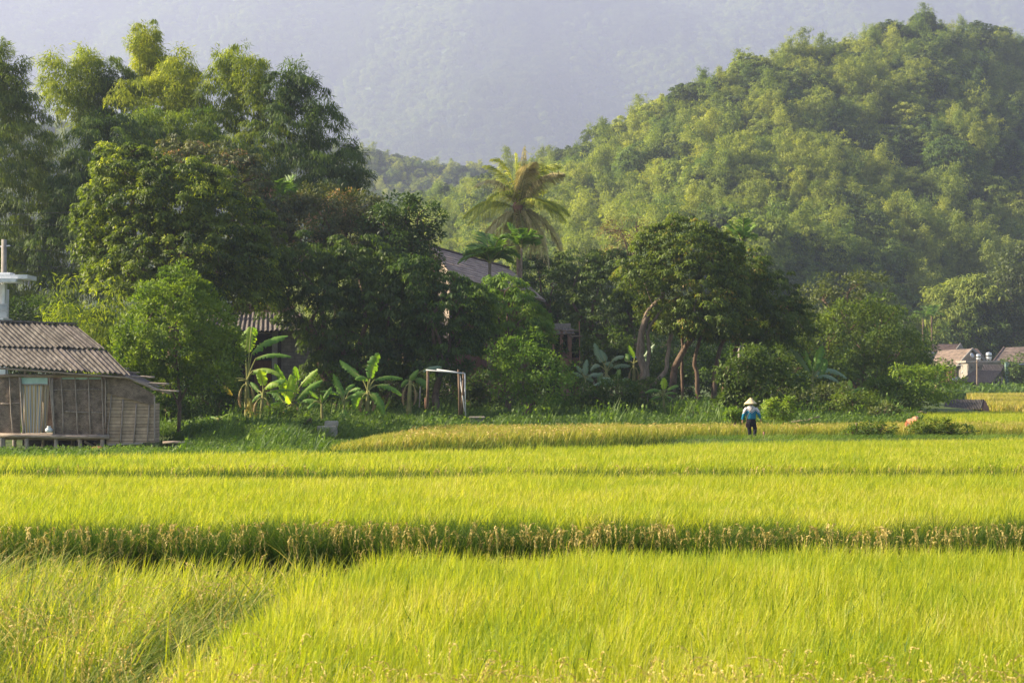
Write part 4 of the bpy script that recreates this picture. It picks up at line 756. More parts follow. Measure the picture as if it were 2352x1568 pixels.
def areca(label, xv, yv, Y, seed, n=9, L=2.0, trunk_r=.07, group='areca palms', name='areca_palm', xb=None, up=.6):
    b = base_at(xb or xv, Y); rng = np.random.default_rng(seed); root = empty(name, b, 0, label, 'palm tree', group); c = at(xv, yv, Y) - b
    mb = MB(); t = np.linspace(0, 1, 24)[:, None]; mb.tube(np.hstack([c[0] * t, c[1] * t, -.2 + (c[2] + .2) * t]), trunk_r * (1 + .12 * (np.arange(24) % 2)), 8); mb.build('trunk', M['bark_pale' if Y < 150 else 'bark'], root, True)
    for i in range(n):
        a = i / n * 6.28 + rng.uniform(-.3, .3); l = L * rng.uniform(.75, 1.1); e = rng.uniform(.1, 1.1) if up else .3; d = np.array([math.cos(a), math.sin(a), 0])
        frond(root, b, c, c + d * l * .35 + np.array([0, 0, l * (.35 + .35 * e)]), c + d * l * (.95 - .45 * e) + np.array([0, 0, l * (e * .95 - .15)]), .78 * L / 2, 'areca', rng, 28, .12, .45, stiff=.25)
    return root
GA = 'areca palms beside the coconut palm'
areca('bushy bright areca palm in front of the coconut palm fronds', 1125, 605, 84, 1, 12, 2.3, .09, GA)
areca('slimmer areca palm with bare pale stem right of the bushy one', 1198, 570, 83, 2, 10, 1.6, .055, GA)
areca('small dark palm head poking up behind the umbrella tree', 1706, 556, 102, 3, 9, 1.9, .07, None, xb=1706)
areca('palm top showing behind the lychee tree', 640, 470, 88, 4, 10, 2.2, .08, None)
for i, (x, y, lb) in enumerate([(2262, 792, 'leftmost'), (2135, 735, 'middle'), (2118, 745, 'rear')]):
    pass
areca('thin village areca palm, left one of the pair behind the dark roof', 2120, 735, 222, 6, 8, 2.6, .12, 'thin village areca palms')
areca('thin village areca palm, right one of the pair behind the dark roof', 2140, 728, 224, 7, 8, 2.6, .12, 'thin village areca palms')

# ------------------------------------------------------------------ bananas
def banana_leaf(root, b, foot, p0, pc, p1, wd, mat, rng, name='leaf', face=None, rag=.25, label=None):
    p0, pc, p1, foot = [np.array(p, float) for p in (p0, pc, p1, foot)]; n = 26
    t = np.linspace(0, 1, n)[:, None]; P = (1 - t) ** 2 * p0 + 2 * t * (1 - t) * pc + t * t * p1; T = unit(2 * (1 - t) * (pc - p0) + 2 * t * (p1 - pc) + 1e-6)
    up = unit(np.array(face if face is not None else (rng.normal() * .5, -.6, .7)))
    s = unit(np.cross(T, up)); nn = unit(np.cross(s, T)); wp = np.sin(np.clip(t * .93 + .05, 0, 1) * math.pi) ** .5
    rows = []
    for k in (-1, -.55, 0, .55, 1):
        r = (1 - rag * rng.random((n, 1)) * (abs(k) > .9)) ; dr = -abs(k) ** 1.5 * .22 * wd * (1 + .5 * rng.normal(size=(n, 1)) * (abs(k) > .9))
        rows.append(P + s * k * wd / 2 * wp * r + nn * dr * wp + np.array([0, 0, -1.]) * abs(k) * .08 * wd)
    G = np.stack(rows, 1); a, c_ = G.shape[:2]; V = G.reshape(-1, 3)
    Q = [(i * c_ + j, i * c_ + j + 1, (i + 1) * c_ + j + 1, (i + 1) * c_ + j) for i in range(a - 1) for j in range(c_ - 1) if not (j in (0, 3) and rng.random() < rag * .28)]
    tint = np.repeat(.5 + .5 * np.sin(np.arange(n) * 2.3 + rng.random() * 6) * .6, c_) * (.6 + .4 * rng.random(n * c_)); tint.reshape(n, c_)[:, 2] = 1
    mb = MB(); q0 = foot + (p0 - foot) * np.linspace(0, 1, 6)[:, None] + np.outer(np.sin(np.linspace(0, 1, 6) * math.pi), [0, 0, .06]); mb.tube(np.vstack([q0, P[1::4] - nn[1::4] * .012]), np.concatenate([np.linspace(.042, .022, 6), np.linspace(.02, .006, len(P[1::4]))]), 6)
    tv = np.vstack(mb.v); tq = [q for q in mb.f if len(q) == 4]; o = mesh_obj(name, np.vstack([V, tv]), np.vstack([Q, np.array(tq) + len(V)]), [M[mat], M['rachis']], root, np.concatenate([tint, np.full(len(tv), .5)]), np.concatenate([np.zeros(len(Q), int), np.ones(len(tq), int)]), smooth=True)
    if label: o['label'] = label
def banana(label, cv, Y, base, top, leaves, r=.1, seed=1, group=None, mat='banana'):
    """cv converts crop pixels to picture pixels; leaves: (start, ctrl, tip, width px, mat, depth)"""
    rng = np.random.default_rng(seed); bx_, by_ = cv(*base); tx, ty = cv(*top); b = base_at(bx_, Y); root = empty('banana_plant', b, 0, label, 'banana plant', group)
    tp = at(tx, ty, Y) - b; mb = MB(); mb.tube([(0, 0, -.15), tp * .35 + (.02, 0, 0), tp * .7, tp], [r * 1.15, r, r * .85, r * .55], 10); mb.build('stem', M['banana_stem'], root, True)
    k = cv(1, 0)[0] - cv(0, 0)[0]
    for L in leaves:
        s, c, e, wpx, m = L[:5]; dy = L[5] if len(L) > 5 else rng.uniform(-.7, .5)
        if c is None: c = ((s[0] + e[0]) / 2, (s[1] + e[1]) / 2 - 6)
        p0 = at(*cv(*s), Y + dy * .3) - b; pc = at(*cv(*c), Y + dy * .7) - b; p1 = at(*cv(*e), Y + dy) - b; wd = wpx * k * Y / F
        vert = abs(e[0] - s[0]) < abs(e[1] - s[1]) * .8
        banana_leaf(root, b, tp, p0, pc, p1, wd, m or mat, rng, face=(rng.normal() * .25, -1, .3) if vert else (rng.normal() * .2, -.75, .75), rag=.32)
    if r >= .1:                                         # withered leaves hanging against the stem
        for q_ in range(2):
            s_ = (-1) ** (q_ + seed); w_ = tp[2]; banana_leaf(root, b, tp * .92, tp * .9 + np.array([s_ * .22, -.1, -.05 * w_]), tp * .75 + np.array([s_ * .42, -.15, -.12 * w_]), tp * .45 + np.array([s_ * .24, -.12, 0]), .22, 'banana_withered', rng, face=(.3 * s_, -1, .2), rag=.6, label='withered brown hanging leaf')
c2 = lambda X, Y: ((540 + X / 3.675) / 1.0884, (760 + Y / 3.675) / 1.0884)
c4 = lambda X, Y: ((1160 + X / 3.675) / 1.0884, (740 + Y / 3.675) / 1.0884)
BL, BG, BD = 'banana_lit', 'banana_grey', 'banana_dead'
GBn = 'banana plants in front of the grey house and dark trees'
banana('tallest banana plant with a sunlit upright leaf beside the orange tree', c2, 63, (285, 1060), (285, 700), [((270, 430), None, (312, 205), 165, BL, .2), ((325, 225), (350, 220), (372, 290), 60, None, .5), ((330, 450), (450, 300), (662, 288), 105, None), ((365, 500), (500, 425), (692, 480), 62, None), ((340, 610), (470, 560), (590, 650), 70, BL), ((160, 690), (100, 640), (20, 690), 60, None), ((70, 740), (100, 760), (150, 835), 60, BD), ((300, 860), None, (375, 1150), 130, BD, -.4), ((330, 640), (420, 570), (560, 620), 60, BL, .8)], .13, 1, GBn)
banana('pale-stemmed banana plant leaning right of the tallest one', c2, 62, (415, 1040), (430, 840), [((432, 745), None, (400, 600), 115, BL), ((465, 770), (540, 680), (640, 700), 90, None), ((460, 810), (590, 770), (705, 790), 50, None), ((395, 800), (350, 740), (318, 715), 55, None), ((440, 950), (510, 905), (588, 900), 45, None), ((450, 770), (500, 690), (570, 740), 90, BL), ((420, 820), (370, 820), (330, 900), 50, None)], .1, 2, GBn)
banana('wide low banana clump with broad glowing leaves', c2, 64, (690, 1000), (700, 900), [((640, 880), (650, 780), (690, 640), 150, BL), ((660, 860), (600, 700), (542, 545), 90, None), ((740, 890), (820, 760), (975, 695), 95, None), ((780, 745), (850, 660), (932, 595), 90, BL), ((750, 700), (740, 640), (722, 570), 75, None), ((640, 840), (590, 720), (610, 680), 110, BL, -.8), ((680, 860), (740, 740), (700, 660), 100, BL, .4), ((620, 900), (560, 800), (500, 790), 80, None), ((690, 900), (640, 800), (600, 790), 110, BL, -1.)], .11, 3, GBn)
banana('short young banana plant left of the concrete blocks', c2, 61, (980, 1060), (970, 910), [((985, 870), None, (1062, 760), 55, None), ((945, 860), None, (855, 790), 50, None), ((975, 925), (870, 850), (795, 885), 70, None), ((968, 900), None, (962, 830), 50, None), ((900, 900), (870, 920), (845, 960), 40, None)], .07, 4, GBn)
banana('banana plant with one tall narrow upright leaf and a hanging leaf', c2, 63, (1170, 1060), (1175, 930), [((1170, 850), (1120, 760), (1078, 640), 85, None), ((1180, 830), (1220, 730), (1275, 735), 60, None), ((1225, 800), (1280, 755), (1328, 775), 50, None), ((1135, 830), (1060, 780), (960, 800), 45, None), ((1170, 960), None, (1150, 1070), 100, None, -.5), ((1200, 860), (1260, 810), (1290, 830), 50, None)], .07, 5, GBn)
banana('dark green banana plant with star-shaped leaves right of the concrete blocks', c2, 64, (1380, 1075), (1395, 800), [((1420, 675), (1430, 560), (1492, 445), 125, None), ((1330, 670), (1240, 590), (1138, 512), 85, None), ((1400, 690), (1340, 640), (1280, 690), 70, None), ((1460, 690), (1580, 640), (1718, 682), 65, None), ((1480, 745), (1600, 720), (1708, 835), 75, None), ((1385, 820), (1290, 800), (1272, 965), 115, None), ((1415, 820), (1480, 820), (1538, 1005), 105, None), ((1375, 825), (1300, 800), (1222, 845), 50, None)], .11, 6, GBn)
banana('shaded banana plant with brown stem left of the pipe frame', c2, 70, (1762, 960), (1785, 700), [((1830, 690), (1900, 660), (1945, 760), 110, None), ((1900, 610), (1980, 560), (2075, 575), 60, 'banana_grey'), ((1780, 690), (1800, 640), (1860, 600), 80, None), ((1770, 700), (1730, 680), (1700, 760), 60, None)], .13, 7, GBn)
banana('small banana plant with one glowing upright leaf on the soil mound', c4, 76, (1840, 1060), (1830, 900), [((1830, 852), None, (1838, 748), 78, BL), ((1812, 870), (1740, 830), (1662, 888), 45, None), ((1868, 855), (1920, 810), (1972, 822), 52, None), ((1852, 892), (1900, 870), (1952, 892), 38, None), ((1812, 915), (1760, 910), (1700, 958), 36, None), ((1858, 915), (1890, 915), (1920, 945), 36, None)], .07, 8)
GC = 'grey-green bananas in front of the stilted porch'
banana('leftmost grey-green banana plant with a tall split leaf', c4, 84, (1100, 860), (1110, 760), [((1110, 720), (1115, 650), (1130, 580), 70, BG), ((1090, 740), (1060, 700), (1000, 700), 60, BG), ((1140, 740), (1190, 690), (1260, 720), 60, BG), ((1080, 700), (1060, 650), (1030, 640), 50, BG), ((1120, 760), (1160, 730), (1190, 780), 60, BG)], .12, 9, GC)
banana('tallest grey-green banana plant, centre of its clump', c4, 85, (1300, 880), (1310, 700), [((1270, 600), (1230, 540), (1200, 430), 80, BG), ((1300, 590), (1290, 540), (1250, 490), 70, BG), ((1350, 600), (1400, 540), (1470, 550), 60, BG), ((1370, 650), (1440, 610), (1530, 640), 60, BG), ((1250, 640), (1210, 600), (1160, 680), 60, BG), ((1290, 620), (1340, 590), (1370, 640), 80, BG), ((1280, 720), (1240, 700), (1250, 820), 70, BG)], .14, 10, GC)
banana('front grey-green banana plant with low spreading leaves', c4, 82, (1400, 880), (1410, 780), [((1415, 760), (1420, 700), (1430, 670), 60, BG), ((1380, 780), (1300, 750), (1190, 820), 60, BG), ((1370, 770), (1330, 740), (1270, 750), 50, BG), ((1450, 770), (1490, 740), (1530, 770), 50, BG), ((1390, 790), (1360, 780), (1320, 830), 50, BG)], .12, 11, GC)
banana('banana plant with a green upright leaf beside the blue tin roof', c4, 90, (1560, 700), (1560, 620), [((1570, 560), (1540, 500), (1515, 450), 60, None), ((1500, 600), (1510, 540), (1480, 530), 70, None), ((1650, 560), (1700, 500), (1750, 440), 70, BG), ((1600, 600), (1640, 560), (1690, 590), 60, BG)], .12, 12, GC)
cI = lambda X, Y: (X, Y)
GR = 'bananas on the right bank'
banana('tall banana plant with a feather-torn leaf right of the drooping tree', cI, 88, (1862, 930), (1865, 870), [((1868, 850), (1880, 800), (1890, 792), 26, None), ((1880, 850), (1900, 800), (1885, 850), 20, None), ((1860, 860), (1840, 820), (1815, 800), 14, BG), ((1870, 862), (1905, 830), (1945, 868), 16, BG), ((1876, 866), (1900, 850), (1930, 880), 14, BG), ((1858, 866), (1845, 850), (1825, 860), 14, BG), ((1880, 870), (1893, 850), (1900, 826), 14, None), ((1866, 850), (1850, 800), (1835, 798), 16, None)], .13, 13, GR)
banana('low banana plant with pale lit leaves below the torn-leaf banana', cI, 82, (1945, 930), (1945, 905), [((1945, 895), (1940, 885), (1928, 876), 14, BL), ((1950, 895), (1955, 880), (1950, 872), 14, BL), ((1955, 900), (1975, 885), (1995, 892), 12, None), ((1940, 900), (1920, 885), (1905, 890), 12, None)], .1, 14, GR)
banana('low banana plant with crossed lit leaves left of the dark bush', cI, 84, (2045, 930), (2045, 905), [((2045, 895), (2035, 885), (2022, 880), 12, BL), ((2050, 895), (2060, 885), (2072, 880), 12, BL), ((2052, 900), (2070, 895), (2088, 900), 10, None), ((2040, 900), (2020, 895), (2010, 900), 10, None)], .1, 15, GR)
banana('dark banana plant in front of the village lean-to', cI, 165, (2148, 906), (2150, 885), [((2150, 880), (2158, 860), (2168, 845), 12, None), ((2145, 880), (2138, 860), (2132, 858), 8, None), ((2152, 884), (2168, 876), (2178, 890), 8, None), ((2146, 884), (2130, 876), (2124, 890), 8, None)], .2, 16)
banana('tiny banana shoot with a yellow leaf under the orange tree', cI, 60, (500, 985), (502, 965), [((503, 962), (515, 955), (528, 948), 10, BL), ((500, 962), (490, 955), (484, 956), 9, None), ((504, 964), (515, 960), (522, 966), 8, None)], .05, 17)

# ------------------------------------------------------------------ more greenery behind the hut
shrub('dark foliage mass low behind the hut and the white house', 120, 87, [(60, 760, 80, 80), (150, 800, 80, 80), (220, 850, 70, 80), (0, 820, 80, 90), (110, 900, 130, 60), (300, 900, 90, 70), (-60, 780, 80, 100)], 'leaf_dark', 80, (.22, .09), .8, .5, 50)
shrub('dark foliage low under the lychee tree', 400, 80, [(380, 820, 90, 80), (480, 850, 70, 80), (330, 900, 90, 60), (450, 930, 90, 40)], 'leaf_dark', 81, (.22, .09), .8, .5, 50)
shrub('deep green thicket behind the slender trunks', 1560, 110, [(1500, 800, 90, 70), (1600, 810, 90, 70), (1700, 820, 90, 70), (1800, 840, 80, 60), (1420, 820, 70, 60), (1300, 800, 80, 70)], 'leaf_dark', 82, (.3, .12), 1.2, .75, 46)
shrub('deep green thicket at the back of the central trees', 900, 100, [(700, 860, 120, 90), (860, 820, 120, 110), (1000, 820, 110, 110), (1130, 830, 110, 110), (1220, 860, 80, 70)], 'leaf_dark', 83, (.3, .12), 1.2, .75, 46)
shrub('bushy light green thicket behind the dark tree near the village', 2150, 150, [(2060, 860, 60, 40), (1980, 870, 60, 40), (1900, 850, 70, 50)], 'leaf_mid', 84, (.34, .14), 1.3, .85, 46)

# ------------------------------------------------------------------ bamboo hut
c6 = lambda X, Y: (X / 4.126 / 1.0884, (780 + Y / 4.126) / 1.0884)
HD = 54.0
hx0 = at(*c6(1095, 1000), HD)[0]
hut = empty('bamboo_hut', (hx0, HD, 0), 0, 'weathered bamboo hut on short stilts with grey corrugated roof at the left', 'hut')
hb = np.array([hx0, HD, 0])
hp = lambda X, Y, dy=0.: at(*c6(X, Y), HD + dy) - hb
def panel(name, pts, mat, parent, dy=0., th=.04, label=None):
    o = MB().poly([hp(x, y, dy) for x, y in pts], th, (0, -1, 0)).build(name, M[mat], parent)
    if label: o['label'] = label
    return o
def warped(name, X0, Y0, X1, Y1, mat, parent, dy=0., seed=0, amp=.03):
    a = hp(X0, Y0, dy); b = hp(X1, Y1, dy); x = np.linspace(a[0], b[0], 22); z = np.linspace(b[2], a[2], 26); XX, ZZ = np.meshgrid(x, z, indexing='ij')
    yy = dy + (fbm(XX * 2.2 + seed, ZZ * 1.4, 21 + seed) - .5) * amp * 3; e = (np.abs(XX - XX.mean()) < 99)
    return MB().grid(np.stack([XX, yy, ZZ], -1)).build(name, M[mat], parent, True)
# dark inside: floor, back and side walls
zf = hp(0, 1265)[2]; ztp = hp(0, 655)[2]; xl = hp(-60, 0)[0]
MB().box(((xl) / 2, 1.7, zf - .06), (-xl, 3.4, .08)).build('floor', M['wood'], hut)
bk = MB().box((xl / 2, 3.4, (zf + ztp) / 2), (-xl, .05, ztp - zf)).build('back_wall', M['weave'], hut)
MB().box((.0, 1.72, (zf + ztp) / 2), (.05, 3.3, ztp - zf - .02)).build('side_wall', M['weave'], hut)
warped('wall', -60, 668, 212, 1262, 'weave', hut, 0, 1)
wr = warped('wall', 548, 692, 1094, 1262, 'weave', hut, 0, 2, .05)
panel('transom', [(208, 676), (490, 676), (490, 742), (208, 742)], 'mint', hut, -.03)
panel('mint_strip', [(640, 672), (1040, 672), (1040, 694), (640, 696)], 'mint', hut, .02, .03)
def pole(name, a, b, r, mat='wood', parent=hut, dy=-.07, dyb=None, n=7):
    p, q = hp(*a, dy), hp(*b, dy if dyb is None else dyb); t = np.linspace(0, 1, 7)[:, None]; pts = p + (q - p) * t; rr = random.Random(int(a[0] * 7 + b[1])); pts = pts + np.array([[rr.uniform(-.012, .012), 0, rr.uniform(-.012, .012)] for _ in range(7)])
    return MB().tube(pts, np.array([r * (1 + .06 * math.sin(i * 2.3)) for i in range(7)]), n).build(name, M[mat], parent, True)
pole('top_beam', (-60, 656), (1108, 652), .055, 'wood_h', dy=-.09)
pole('floor_beam', (-20, 1270), (1132, 1288), .085, 'wood_h', dy=-.12)
pole('floor_beam', (-60, 1300), (1080, 1312), .05, 'wood_h', dy=.3)
for x0, y0, x1, y1 in ((95, 672, 132, 1262), (632, 672, 655, 1262), (774, 672, 800, 1262), (911, 672, 932, 1262), (1048, 665, 1068, 1275), (1086, 672, 1092, 1200)): pole('batten', (x0, y0), (x1, y1), .026)
for x0, y0, x1, y1 in ((8, 945, 205, 942), (548, 800, 1050, 797), (650, 1022, 1060, 1040)): pole('cross_batten', (x0, y0), (x1, y1), .02, dy=-.045)
for x0, x1 in ((208, 245), (512, 560), (540, 556)): pole('door_post', (x0, 672), (x1, 1290), .05 if x0 == 208 else .035)
pole('door_head', (212, 748), (535, 750), .03, dy=-.06)
MB().box((xl / 2, 3.3, zf / 2), (-xl, .04, zf - .1)).build('underfloor_shade', M['dark'], hut)  # dark sheet added under the floor in place of the shade there
for x in (20, 278, 580, 826, 1058):
    pole('stilt', (x, 1290), (x, 1450), .085 if x > 20 else .12, 'wood', dy=-.02, n=9)
for x in (150, 450, 750, 1010): pole('stilt', (x, 1290), (x, 1450), .08, 'wood', dy=3.0, n=9)
for x in (-40, 260, 560, 1060): pole('post', (x, 560 + x * .07), (x, 668), .045, 'wood', dy=-.02, n=7)
# curtain
m, N, L = new_mat('striped_curtain'); p = N.new('ShaderNodeBsdfPrincipled'); o = N.new('ShaderNodeOutputMaterial'); L.new(p.outputs[0], o.inputs[0]); p.inputs['Roughness'].default_value = .9
ua = N.new('ShaderNodeAttribute'); ua.attribute_name = 'tint'; mu = N.new('ShaderNodeMath'); mu.operation = 'MULTIPLY'; mu.inputs[1].default_value = 6.0; fr = N.new('ShaderNodeMath'); fr.operation = 'FRACT'
L.new(ua.outputs['Fac'], mu.inputs[0]); L.new(mu.outputs[0], fr.inputs[0]); cr = N.new('ShaderNodeValToRGB'); cr.color_ramp.interpolation = 'CONSTANT'; L.new(fr.outputs[0], cr.inputs[0])
els = cr.color_ramp.elements; els[0].color = (.50, .34, .16, 1); els[1].position = .28; els[1].color = (.60, .53, .42, 1)
for pos, c in ((.5, (.16, .19, .30, 1)), (.66, (.60, .53, .42, 1)), (.85, (.40, .28, .15, 1))): e_ = els.new(pos); e_.color = c
L.new(cr.outputs[0], p.inputs['Base Color']); M['curtain'] = m
def curtain(X0, X1, Xb0, Xb1, Y0, Y1, dy, seed):
    nu, nv = 60, 24; G = np.zeros((nu, nv, 3)); T = np.zeros((nu, nv))
    for i in range(nu):
        for j in range(nv):
            u, v = i / (nu - 1), j / (nv - 1); xx = (X0 + (X1 - X0) * u) * (1 - v) + (Xb0 + (Xb1 - Xb0) * u) * v
            q = hp(xx, Y0 + (Y1 - Y0) * v); G[i, j] = q + np.array([0, dy + .035 * math.sin(u * 26 + seed + v * 1.5) * (.4 + v * .6) + .02 * math.sin(u * 9 + v * 4), 0]); T[i, j] = u
    V = G.reshape(-1, 3); Q = [(i * nv + j, i * nv + j + 1, (i + 1) * nv + j + 1, (i + 1) * nv + j) for i in range(nu - 1) for j in range(nv - 1)]
    mesh_obj('curtain', V, Q, M['curtain'], hut, T.ravel(), smooth=True)
curtain(218, 440, 250, 415, 755, 1246, -.02, 0); curtain(430, 505, 425, 478, 755, 1246, .06, 2)
# roof: two courses of corrugated sheets
def corrugated(name, A, B, C_, D_, mat, parent, waves, amp=.035, th=.015, nv=10, nu=None, sag=.02, seed=0):
    """A-B upper edge, D-C lower edge (left to right)"""
    A, B, C_, D_ = [np.array(v, float) for v in (A, B, C_, D_)]; nu = nu or waves * 8 + 1
    u = np.linspace(0, 1, nu)[:, None, None]; v = np.linspace(0, 1, nv)[None, :, None]; P = (A + (B - A) * u) * (1 - v) + (D_ + (C_ - D_) * u) * v
    nr = unit(np.cross(B - A, D_ - A)); nr = nr * (1 if nr[2] > 0 else -1); w_ = amp * np.sin(u * waves * 2 * math.pi); jit = (fbm(u * waves * .3 + seed, v * 2 + seed, 7 + seed) - .5) * sag * 2
    P1 = P + nr * (w_ + jit); P2 = P1 - nr * th; mb = MB(); mb.grid(P1); mb.grid(P2[:, ::-1])
    for e1, e2 in ((P1[:, 0], P2[:, 0]), (P1[:, -1], P2[:, -1]), (P1[0], P2[0]), (P1[-1], P2[-1])): mb.grid(np.stack([e1, e2], 1))
    return mb.build(name, M[mat], parent, True)
rl = lambda X, Y, dy: hp(X, Y, dy)
ru0, ru1 = rl(-800, 62, 2.6), rl(775, 128, 2.6); rm0, rm1 = rl(-520, 330, 1.05), rl(1085, 372, 1.05); re0, re1 = rl(-260, 530, -.55), rl(1342, 645, -.55)
corrugated('roof_sheet', ru0, ru1, rm1 + (0, -.06, -.02), rm0 + (0, -.06, -.02), 'roof', hut, 29, .038, seed=1)
corrugated('roof_sheet', rm0 + (0, .08, -.05), rm1 + (0, .08, -.05), re1, re0, 'roof', hut, 29, .038, seed=2)
def patch_sheet(u0, u1, A, B, C_, D_, mat, up, seed):
    f_ = lambda P_, Q_, u: P_ + (Q_ - P_) * u; k_ = np.array([0, -.02, up])
    corrugated('roof_patch', f_(A, B, u0) + k_, f_(A, B, u1) + k_, f_(D_, C_, u1) + k_, f_(D_, C_, u0) + k_, mat, hut, max(2, round(29 * (u1 - u0))), .038, seed=seed)
lw = (rm0 + (0, .08, -.05), rm1 + (0, .08, -.05), re1, re0); ud = (ru0, ru1, rm1 + (0, -.06, -.02), rm0 + (0, -.06, -.02))
patch_sheet(.655, .735, *lw, 'roof_dark', .03, 5); patch_sheet(.86, .93, *lw, 'roof_dark', .03, 6); patch_sheet(.70, .79, *ud, 'roof', .03, 7); patch_sheet(.88, .95, *ud, 'roof_dark', .03, 8)
bk0, bk1 = rl(-800, 62, 2.75) , rl(775, 128, 2.75)
corrugated('roof_sheet', bk0 + (0, 0, -.03), bk1 + (0, 0, -.03), np.array([bk1[0], 5.4, bk1[2] - 1.8]), np.array([bk0[0], 5.4, bk0[2] - 1.8]), 'roof', hut, 29, .038, seed=3)
rd = MB(); rd.beam(ru0 + (0, 0, .02), ru1 + (.03, 0, .03), .30, .07); rd.build('ridge_cap', M['roof'], hut)
MB().tube([rm0 + (0, 0, -.13), rm1 + (0, 0, -.13)], .04, 7).build('purlin', M['wood_h'], hut); MB().tube([re0 + (0, .1, -.11), re1 + (-.1, .1, -.11)], .04, 7).build('purlin', M['wood_h'], hut)
# lean-to
lt = panel('lean_to_wall', [(1098, 830), (1600, 950), (1600, 1338), (1098, 1362)], 'boards', hut, .06, .05)
panel('mat_skirt', [(1098, 648), (1250, 648), (1592, 850), (1575, 962), (1098, 832)], 'weave', hut, -.04, .03)
for a, b in (((1150, 848), (1104, 1330)), ((1270, 898), (1242, 1350)), ((1410, 945), (1376, 1350)), ((1540, 935), (1520, 1340)), ((1592, 860), (1596, 1340))): pole('batten', a, b, .027, dy=-.06 if a[0] > 1580 else .02)
MB().box(tuple(hp(1594, 1140, .5) * (1, 0, 1) + np.array([0, .62, 0])), (.05, 1.1, 1.5)).build('side_wall', M['boards'], hut)
pole('rafter', (1235, 640), (1650, 808), .06, 'wood_h', dy=-.1); pole('rafter', (1560, 790), (1760, 835), .04, 'wood_h', dy=-.12)
for a, b, r_, d_ in (((1280, 577), (1330, 577), .02, .9), ((1300, 622), (1438, 624), .028, .5), ((1320, 662), (1592, 672), .04, .2), ((1480, 732), (1748, 742), .04, 0.), ((1600, 800), (1846, 817), .035, -.15), ((1390, 690), (1620, 765), .03, .3)): pole('purlin', a, b, r_, 'wood_h', dy=d_)
corrugated('lean_to_roof', rl(1180, 600, 2.4), rl(1330, 600, 2.4), rl(1700, 790, 1.6), rl(1250, 650, .3), 'roof_dark', hut, 8, .02)
panel('plinth', [(1110, 1358), (1470, 1345), (1470, 1358), (1110, 1374)], 'concrete', hut, -.02, .1)
pole('brace', (870, 1330), (1040, 1430), .05, 'wood', dy=.4); pole('brace', (970, 1340), (1060, 1420), .04, 'wood', dy=.8)
# things by the hut
b_ = hp(505, 1180, -.1) + hb
bun = MB(); bun.lathe([(.02, 0), (.11, .02), (.14, .08), (.13, .14), (.06, .2), (.09, .24), (.02, .25)], (0, 0, 0), 12).build('white_sack', M['plaster'], None, True, loc=(b_[0], b_[1], hp(0, 1240)[2] + .0)); o = bpy.data.objects['white_sack']; tag(o, 'small white sack standing in the hut doorway beside the curtain', 'sack')
sc_ = MB().tube([at(*c6(1680, 1345), 53) , at(*c6(1800, 1340), 53), at(*c6(1990, 1355), 53)], .05, 7).build('bamboo_pole', M['wood_h'], None, True); tag(sc_, 'cut bamboo pole lying in the grass right of the hut', 'pole')
rs = MB(); th_ = np.linspace(0, 1, 9)[:, None]; rs.lathe([(.55, -.1), (.5, .08), (.35, .2), (.15, .27), (.02, .28)], (0, 0, 0), 14).build('soil_heap', M['soil'], None, True, loc=tuple(at(*c6(1010, 1480), 52.6) * (1, 1, 0) + np.array([0, 0, -.02]))); tag(bpy.data.objects['soil_heap'], 'small heap of red soil under the right corner of the hut', 'soil heap')

# ------------------------------------------------------------------ white house, pole and cables at the left edge
c1 = lambda X, Y: (X / 2.45 / 1.0884, (560 + Y / 2.45) / 1.0884)
wb = base_at(0, 78); wh = empty('white_house', wb, 0, 'white concrete house with flat projecting roof slab at the left edge', 'house')
wp = lambda X, Y, dy=0.: at(*c1(X, Y), 78 + dy) - wb
def wbox(name, X0, Y0, X1, Y1, d0, d1, mat, parent=wh):
    a, b = wp(X0, Y0, 0), wp(X1, Y1, 0); return MB().box(((a[0] + b[0]) / 2, (d0 + d1) / 2, (a[2] + b[2]) / 2), (abs(b[0] - a[0]), d1 - d0, abs(a[2] - b[2]))).build(name, M[mat], parent)
wbox('roof_slab', -300, 315, 190, 340, -.6, .9, 'plaster'); wbox('roof_beam', -300, 340, 130, 362, -.9, .2, 'plaster'); wbox('wall', -500, 364, -150, 1100, .4, 5, 'plaster'); wbox('wing_wall', -150, 364, 12, 1100, .4, .6, 'plaster')
wbox('cornice', -300, 296, 60, 314, 0, .8, 'plaster'); wbox('column', 22, 364, 36, 490, -.2, 0, 'plaster')
bal = wbox('balcony', -300, 580, 60, 640, -1, .38, 'plaster')
wf = wbox('window_frame', -60, 490, 62, 578, -.3, -.22, 'pipe'); 
for i_, (a, b) in enumerate(((-56, -4), (4, 56))): wbox('pane', a, 496, b, 530, -.34, -.305, 'glass', wf); wbox('pane', a, 536, b, 574, -.34, -.305, 'glass', wf)
pb = base_at(c1(25, 0)[0], 80); up_ = empty('utility_pole', pb, 0, 'grey concrete utility pole rising behind the white house roof', 'pole'); tp_ = at(*c1(25, 95), 80) - pb
MB().tube([(0, 0, -.2), tp_ * .5, tp_], [.2, .17, .14], 10).build('shaft', M['concrete'], up_, True); MB().tube([tp_ + (-.3, 0, -.4), tp_ + (.35, 0, -.35)], .04, 6).build('crossarm', M['steel'], up_)
def cable(label, p, q, sag, r=.014, Y0=80, Y1=80):
    a, b = at(*p, Y0), at(*q, Y1); t = np.linspace(0, 1, 16)[:, None]; pts = a + (b - a) * t - np.array([0, 0, 1]) * sag * 4 * t * (1 - t)
    tag(MB().tube(pts, r, 5).build('power_cable', M['cable']), label, 'cable', 'power cables at the left edge')
cable('power cable sagging right from the pole top into the bamboo', c1(35, 118), c1(560, 100), .5); cable('power cable sloping down right from the pole top', c1(60, 130), c1(590, 345), .25)
cable('power cable leaving the pole below its top and dipping slightly', c1(36, 205), c1(560, 205), .55); cable('low power cable rising right from the white house slab', c1(0, 300), c1(560, 215), .2)
